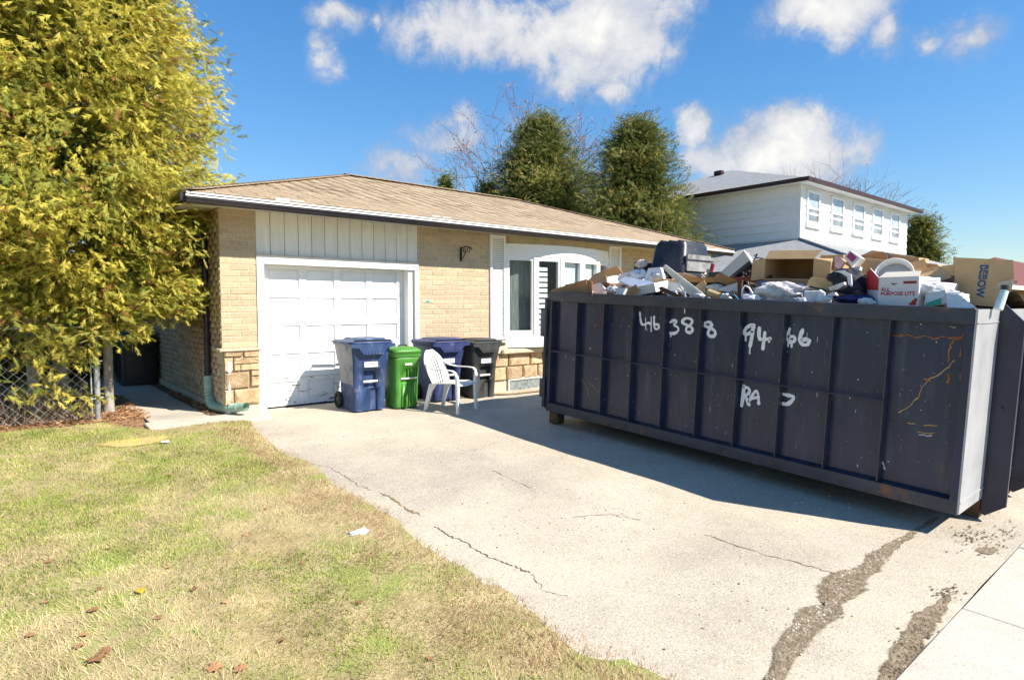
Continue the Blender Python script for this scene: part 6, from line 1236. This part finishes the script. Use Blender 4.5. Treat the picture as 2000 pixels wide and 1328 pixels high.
# sprays hanging low through the fence
def low_sprays(root, spots, seed):
    g = np.random.default_rng(seed); Pp = []; 
    for (px, py, Y, s, n) in spots:
        c = onY(px, py, Y)
        for _ in range(int(n * 1.7)): Pp.append((c.x + g.normal() * s, c.y + g.normal() * s, c.z + g.normal() * s * .7))
    Pp = np.array(Pp); n = len(Pp); A = np.array([.2, -.5, -.35]) + .7 * g.normal(size=(n, 3)); Nn = np.array([.3, -.7, .6]) + .7 * g.normal(size=(n, 3)); t = g.random((n, 1))
    V, F, C = sprays(Pp, A, Nn, .15 * g.uniform(.6, 1.3, n), np.array(PAL_N[0]) * (1 - t) + np.array(PAL_N[2]) * t, T6); tag(np_mesh('low_sprays', V, F, m_leaf, root, cols=C), kind='stuff')
ct = bpy.data.objects['cedar_tree']
low_sprays(ct, [(110, 720, 10.0, .12, 20), (60, 790, 10.4, .2, 20), (90, 765, 9.75, .12, 26), (40, 770, 9.8, .10, 12), (150, 700, 9.55, .13, 40), (165, 775, 9.62, .12, 26), (90, 690, 9.6, .14, 40), (20, 690, 9.6, .16, 40), (240, 640, 9.5, .16, 60), (290, 600, 9.5, .16, 60), (305, 540, 9.6, .16, 60), (312, 480, 9.7, .15, 60), (335, 590, 9.55, .09, 24), (150, 640, 9.5, .2, 70), (60, 640, 9.5, .2, 70), (230, 560, 9.6, .22, 80), (325, 425, 9.8, .11, 36), (270, 655, 9.5, .08, 16), (190, 660, 9.45, .12, 36), (385, 170, 10.0, .18, 50), (400, 250, 10.0, .16, 40), (370, 330, 9.9, .16, 40), (405, 110, 10.1, .14, 26), (350, 60, 10.2, .2, 50)], 5)
# far cedars, smaller leaf clumps
def far_cedar(cxp, w, topy, D, label, seed, zlo=.12, n=300, L0=.30, shape=.62, name='cedar_tree'):
    d = ray(cxp, HORIZON); d = Vector((d.x, d.y, 0)); d = d / (d.dot(Fh)); p = d * D; H = CAM.z + (HORIZON - topy) * D / F_PX; Rm = w / 2 * D / F_PX
    cedar(name, (p.x, p.y, 0), H, lambda t: Rm * np.where(t < .36, .92 + .08 * t / .36, np.clip((1 - t) / .64, 0, 1) ** shape), n, 34, L0, label, PAL_F, [(0, 0, .16, H * .9)], zlo=zlo, table=T4, seed=seed, droop=.15, fill=24, fsz=.60, fmax=.50, brn=.015)
far_cedar(1058, 285, 246, 28, 'ragged dark cedar rising behind the bungalow roof', 11, .25, 900, .30, .85)
far_cedar(1240, 205, 252, 24, 'dense rounded cedar between the bungalow and the white house', 12, .18, 820, .26, .62)
far_cedar(872, 60, 350, 26, 'small cedar tip peeking over the bungalow ridge', 13, .3, 90, .22, .8)
far_cedar(955, 70, 360, 30, 'low dark cedar at the left foot of the ragged cedar', 15, .3, 120, .26, .5)
far_cedar(1792, 72, 432, 36, 'brown green cedar past the corner of the white house', 14, .2, 260, .34, .6)
# bare trees
m_twig = mat('bare_twigs', (0.20, 0.13, 0.10), (0.32, 0.20, 0.16), 6, .9)
def bare_tree(name, base, H, spread, label, seed, buds=0, r0=.12, group=None):
    g = random.Random(seed); root = empty(name, base, label=label, cat='tree', group=group); base = Vector(base); tr = MB(); br = MB(); tips = []
    tr.tube([base, base + Vector((0, 0, H * .22)), base + Vector((g.uniform(-.2, .2), 0, H * .42))], [r0 * 1.2, r0, r0 * .7], 8); tr.build('trunk', m_twig, root)
    def grow(p, d, ln, r, lev):
        q = p + d * ln * .5 + Vector((g.uniform(-1, 1), g.uniform(-1, 1), g.uniform(-.3, .6))) * ln * .08; e = q + (d + Vector((0, 0, .12))).normalized() * ln * .5
        br.tube([p, q, e], [r, r * .8, r * .6], 4 if lev > 1 else 6, cap=False)
        if lev >= 4: tips.append(e); return
        for k in range(3 if lev < 3 else 2):
            a = g.uniform(0, 2 * pi); sp = g.uniform(.35, .8); o = d.orthogonal().normalized(); o.rotate(Matrix.Rotation(a, 3, d)); grow(p.lerp(e, g.uniform(.55, 1)), (d + o * sp).normalized(), ln * g.uniform(.62, .85), max(r * .58, .012), lev + 1)
    for k in range(7):
        a = 2 * pi * k / 7 + g.uniform(-.3, .3); s = spread * g.uniform(.5, 1.1); grow(base + Vector((0, 0, H * g.uniform(.2, .42))), Vector((cos(a) * s, sin(a) * s, 1)).normalized(), H * .27, r0 * .5, 0)
    tag(br.build('branches', m_twig, root, recalc=False), kind='stuff')
    if buds:
        gg = np.random.default_rng(seed); Tp = np.array([tuple(t) for t in tips]); idx = gg.integers(0, len(Tp), buds); P_ = Tp[idx] + gg.normal(size=(buds, 3)) * .16; S_ = .035 * gg.uniform(.6, 1.4, (buds, 1, 1))
        V = (P_[:, None] + gg.normal(size=(buds, 3, 3)) * S_).reshape(-1, 3); t = np.repeat(gg.random((buds, 1)), 3, 0); C = np.array([[.34, .15, .11]]) * (1 - t) + np.array([[.50, .30, .22]]) * t
        tag(np_mesh('buds', V, np.arange(buds * 3).reshape(-1, 3), m_leaf, root, cols=C), kind='stuff')
def at(px, D): d = ray(px, HORIZON); d = Vector((d.x, d.y, 0)); return d / d.dot(Fh) * D
bare_tree('bare_tree', at(1045, 33), 11.8, .70, 'budding bare tree spreading behind the ragged cedar', 3, 2200)
bare_tree('bare_tree', at(1640, 62), 15.0, .6, 'leafless tree showing above the white house roof', 5, 300, .15)
bare_tree('bare_tree', at(1560, 66), 15.4, .6, 'second leafless tree further along the white house ridge', 8, 200, .15)
sp = Vector((17.2, 12.6, 0)); b = MB().tube([sp, sp + Vector((.05, 0, 2)), sp + Vector((-.05, .1, 4.0)), sp + Vector((.05, .05, 5.0))], [.025, .02, .014, .006], 6); b.tube([sp + Vector((0, .05, 3.0)), sp + Vector((.3, -.3, 3.7))], [.01, .004], 5); tag(b.build('bare_sapling', m_twig, base=sp), 'thin bare sapling standing in front of the white siding', 'sapling')
# brush under the cedars, leaf litter
def brush(name, x0, x1, y0, y1, n, h, label):
    g = np.random.default_rng(77); x, y = g.uniform(x0, x1, n), g.uniform(y0, y1, n); B = np.stack([x, y, gz(x, y) + .02], 1); D_ = g.normal(size=(n, 3)) * [.6, .6, .35] + [0, 0, .55]; D_ /= np.linalg.norm(D_, axis=1, keepdims=True); L = h * g.uniform(.3, 1.1, (n, 1))
    S = g.normal(size=(n, 3)); S = np.cross(D_, S); S = S / np.linalg.norm(S, axis=1, keepdims=True) * .006; V = np.stack([B - S, B + S, B + D_ * L + S * .4], 1).reshape(-1, 3); t = g.random((n, 1)); C = np.repeat(np.array([[.14, .09, .06]]) * (1 - t) + np.array([[.45, .34, .22]]) * t, 3, 0)
    np_mesh(name, V, np.arange(n * 3).reshape(-1, 3), mat('dry_twigs', (1, 1, 1), attr='Col', rough=.9), cols=C, kind='stuff', label=label, cat='brush')
brush('dry_brush', -4.5, .85, 9.72, 12.0, 6500, .55, 'dry brown twigs and stalks behind the chain-link mesh')
def litter(name, spots, n, label):
    g = np.random.default_rng(5); P_ = []
    for (x0, x1, y0, y1, w) in spots: k = int(n * w); P_.append(np.stack([g.uniform(x0, x1, k), g.uniform(y0, y1, k)], 1))
    P_ = np.concatenate(P_); k = len(P_); z = gz(P_[:, 0], P_[:, 1]) + .03; c = np.concatenate([P_, z[:, None]], 1); V = (c[:, None] + g.normal(size=(k, 3, 3)) * np.array([.022, .022, .010])).reshape(-1, 3); t = g.random((k, 1)); C = np.repeat(np.array([[.20, .08, .035]]) * (1 - t) + np.array([[.50, .30, .15]]) * t, 3, 0)
    np_mesh(name, V, np.arange(k * 3).reshape(-1, 3), mat('litter_flakes', (1, 1, 1), attr='Col', rough=.9), cols=C, kind='stuff', label=label, cat='leaf litter')
litter('leaf_flakes', [(-4.5, 1.4, 9.42, 10.6, .75), (2.14, 2.34, 9.1, 12, .08), (1.4, 1.5, 9.3, 12, .05), (.95, 1.42, 9.4, 10.2, .25)], 3600, 'reddish brown leaf litter under the cedars')
# straw lying on the planting bed
def straw():
    g = np.random.default_rng(9); n = 900; x, y = g.uniform(5.8, 8.6, n), g.uniform(8.36, 9.0, n); z = gz(x, y) + .035 + bed_dip(x, y) * (0.55 + .55 * np.clip((y - 8.4) / .6, 0, 1)); a = g.normal(.2, .5, n); L = g.uniform(.05, .16, n)[:, None]; d = np.stack([np.cos(a), np.sin(a), g.normal(0, .08, n)], 1); S = np.stack([-np.sin(a), np.cos(a), 0 * a], 1) * .004; B = np.stack([x, y, z], 1)
    V = np.stack([B - S, B + S, B + d * L + S, B + d * L - S], 1).reshape(-1, 3); k = np.arange(n)[:, None] * 4; t = g.random((n, 1)); C = np.repeat(np.array([[.30, .21, .11]]) * (1 - t) + np.array([[.62, .50, .30]]) * t, 4, 0)
    np_mesh('straw', V, k + np.array([[0, 1, 2, 3]]), mat('straw_bits', (1, 1, 1), attr='Col', rough=.9), cols=C, kind='stuff', label='dry straw scattered on the bed below the window', cat='straw')
straw()
# back yard: shrubs and dark box at the end of the passage
far_cedar(235, 120, 560, 24, 'sunlit shrub closing the far end of the side passage', 31, .02, 160, .24, .6, 'shrub')
far_cedar(110, 250, 540, 13.5, 'dark leafy shrub behind the cedar trunks', 32, .02, 260, .26, .6, 'shrub')
far_cedar(-90, 330, 520, 12.5, 'wide dark shrub beyond the fence at the frame edge', 33, .02, 260, .26, .6, 'shrub')
pb_ = MB().loft([rrect(.30, .42, .03, .08, 1.99, 13.9), rrect(.31, .43, .8, .08, 1.99, 13.9), rrect(.28, .40, 1.02, .1, 1.99, 13.9), rrect(.15, .2, 1.05, .1, 1.99, 13.9)]); tag(pb_.build('dark_block', m_blackp, base=(1.99, 13.9, 0)), 'black rounded block standing against the side wall', 'barrel')  # plain black rounded block in place of an unidentified dark mass

# ================================================================== LITTER ON THE LAWN
leafm = mat('dry_leaf', (0.28, 0.12, 0.055), (0.44, 0.24, 0.12), 30, .8, rnd=.3); lv = []
lm = MB()
outl = [(0, -.5), (.22, -.3), (.5, -.28), (.36, -.02), (.5, .22), (.2, .2), (0, .55), (-.2, .2), (-.5, .24), (-.34, 0), (-.5, -.26), (-.2, -.3)]
lm.add([(0, 0, .10)] + [(x, y, .10 * abs(x) + .25 * abs(x * y) + .06 * random.random()) for x, y in outl], [(0, i + 1, (i + 1) % 12 + 1) for i in range(12)])
leaf_me = lm.mesh('fallen_leaf'); leaf_me.materials.append(leafm)
for (px, py, s) in [(332, 934, .07), (213, 1083, .06), (380, 1162, .08), (182, 1208, .09), (165, 1255, .08), (155, 1278, .08), (190, 1305, .13), (205, 1290, .09), (440, 1190, .06), (480, 1052, .06), (270, 852, .07), (195, 1165, .06), (330, 1120, .05), (420, 1318, .11), (470, 1318, .10), (550, 1262, .08), (590, 1105, .05), (95, 1110, .07), (90, 1190, .06), (520, 1000, .05), (60, 1255, .07), (310, 1225, .06), (565, 905, .06), (840, 1290, .06), (700, 1190, .06)]:
    p = onG(px, py); o = bpy.data.objects.new('fallen_leaf', leaf_me); COL.objects.link(o); o.location = (p.x, p.y, float(lawn_z(np.array(p.x), np.array(p.y))) + .010); o.rotation_euler = (random.uniform(-.2, .2), random.uniform(-.2, .2), random.uniform(0, 6)); o.scale = (s * .75, s * .75, s * .75); tag(o, 'curled brown fallen leaf lying on the patchy lawn', 'leaf', 'fallen leaves on the lawn')
p = onG(275, 1172); b = MB().add([(x * .055, y * .10, .02 + .02 * abs(x)) for x, y in outl], [tuple(range(12))]); o = b.build('yellow_leaf', mat('yellow_leaf', (.58, .36, .03), (.64, .42, .05), 9, .7)); o.location = (p.x, p.y, float(lawn_z(np.array(p.x), np.array(p.y))) - .005); tag(o, 'bright yellow leaf lying flat on the lawn', 'leaf')
p = onG(702, 1045); blob('plastic_scrap', (p.x, p.y, plane_z(p.y) + .025), (.085, .045, .016), m_foam, 'crumpled white plastic scrap at the edge of the lawn', 'litter', .5, 51, 20)
p = onG(322, 870); blob('paper_scrap', (p.x, p.y, plane_z(p.y) + .045), (.05, .03, .012), m_foam, 'small white paper scrap beside the yellow stained patch', 'litter', .4, 52, 14)
# bare sandy patch with yellow marking near the fence
cxy = (onG(215, 868), onG(318, 868)); c0 = (cxy[0] + cxy[1]) / 2; V = [(c0.x, c0.y, 0)]; Cc = [(1, 1, 1)]
for rr_ in (.35, .7, 1.0):
    for k in range(20): a = 2 * pi * k / 20; V.append((c0.x + .40 * rr_ * cos(a) * (1 + .15 * sin(3 * a)), c0.y + .22 * rr_ * sin(a), 0)); Cc.append((1.1 - rr_,) * 3)
V = np.array(V); V[:, 2] = lawn_z(V[:, 0], V[:, 1]) + .010; Fc = [(0, k + 1, (k + 1) % 20 + 1) for k in range(20)]
for q in range(2):
    for k in range(20): a, b_ = 1 + q * 20 + k, 1 + q * 20 + (k + 1) % 20; Fc += [(a, a + 20, b_ + 20), (a, b_ + 20, b_)]
np_mesh('sandy_patch', V, np.array(Fc), soft_mat('sandy', (.62, .44, .20), (.66, .50, .14), 6), cols=np.array(Cc), kind='structure')
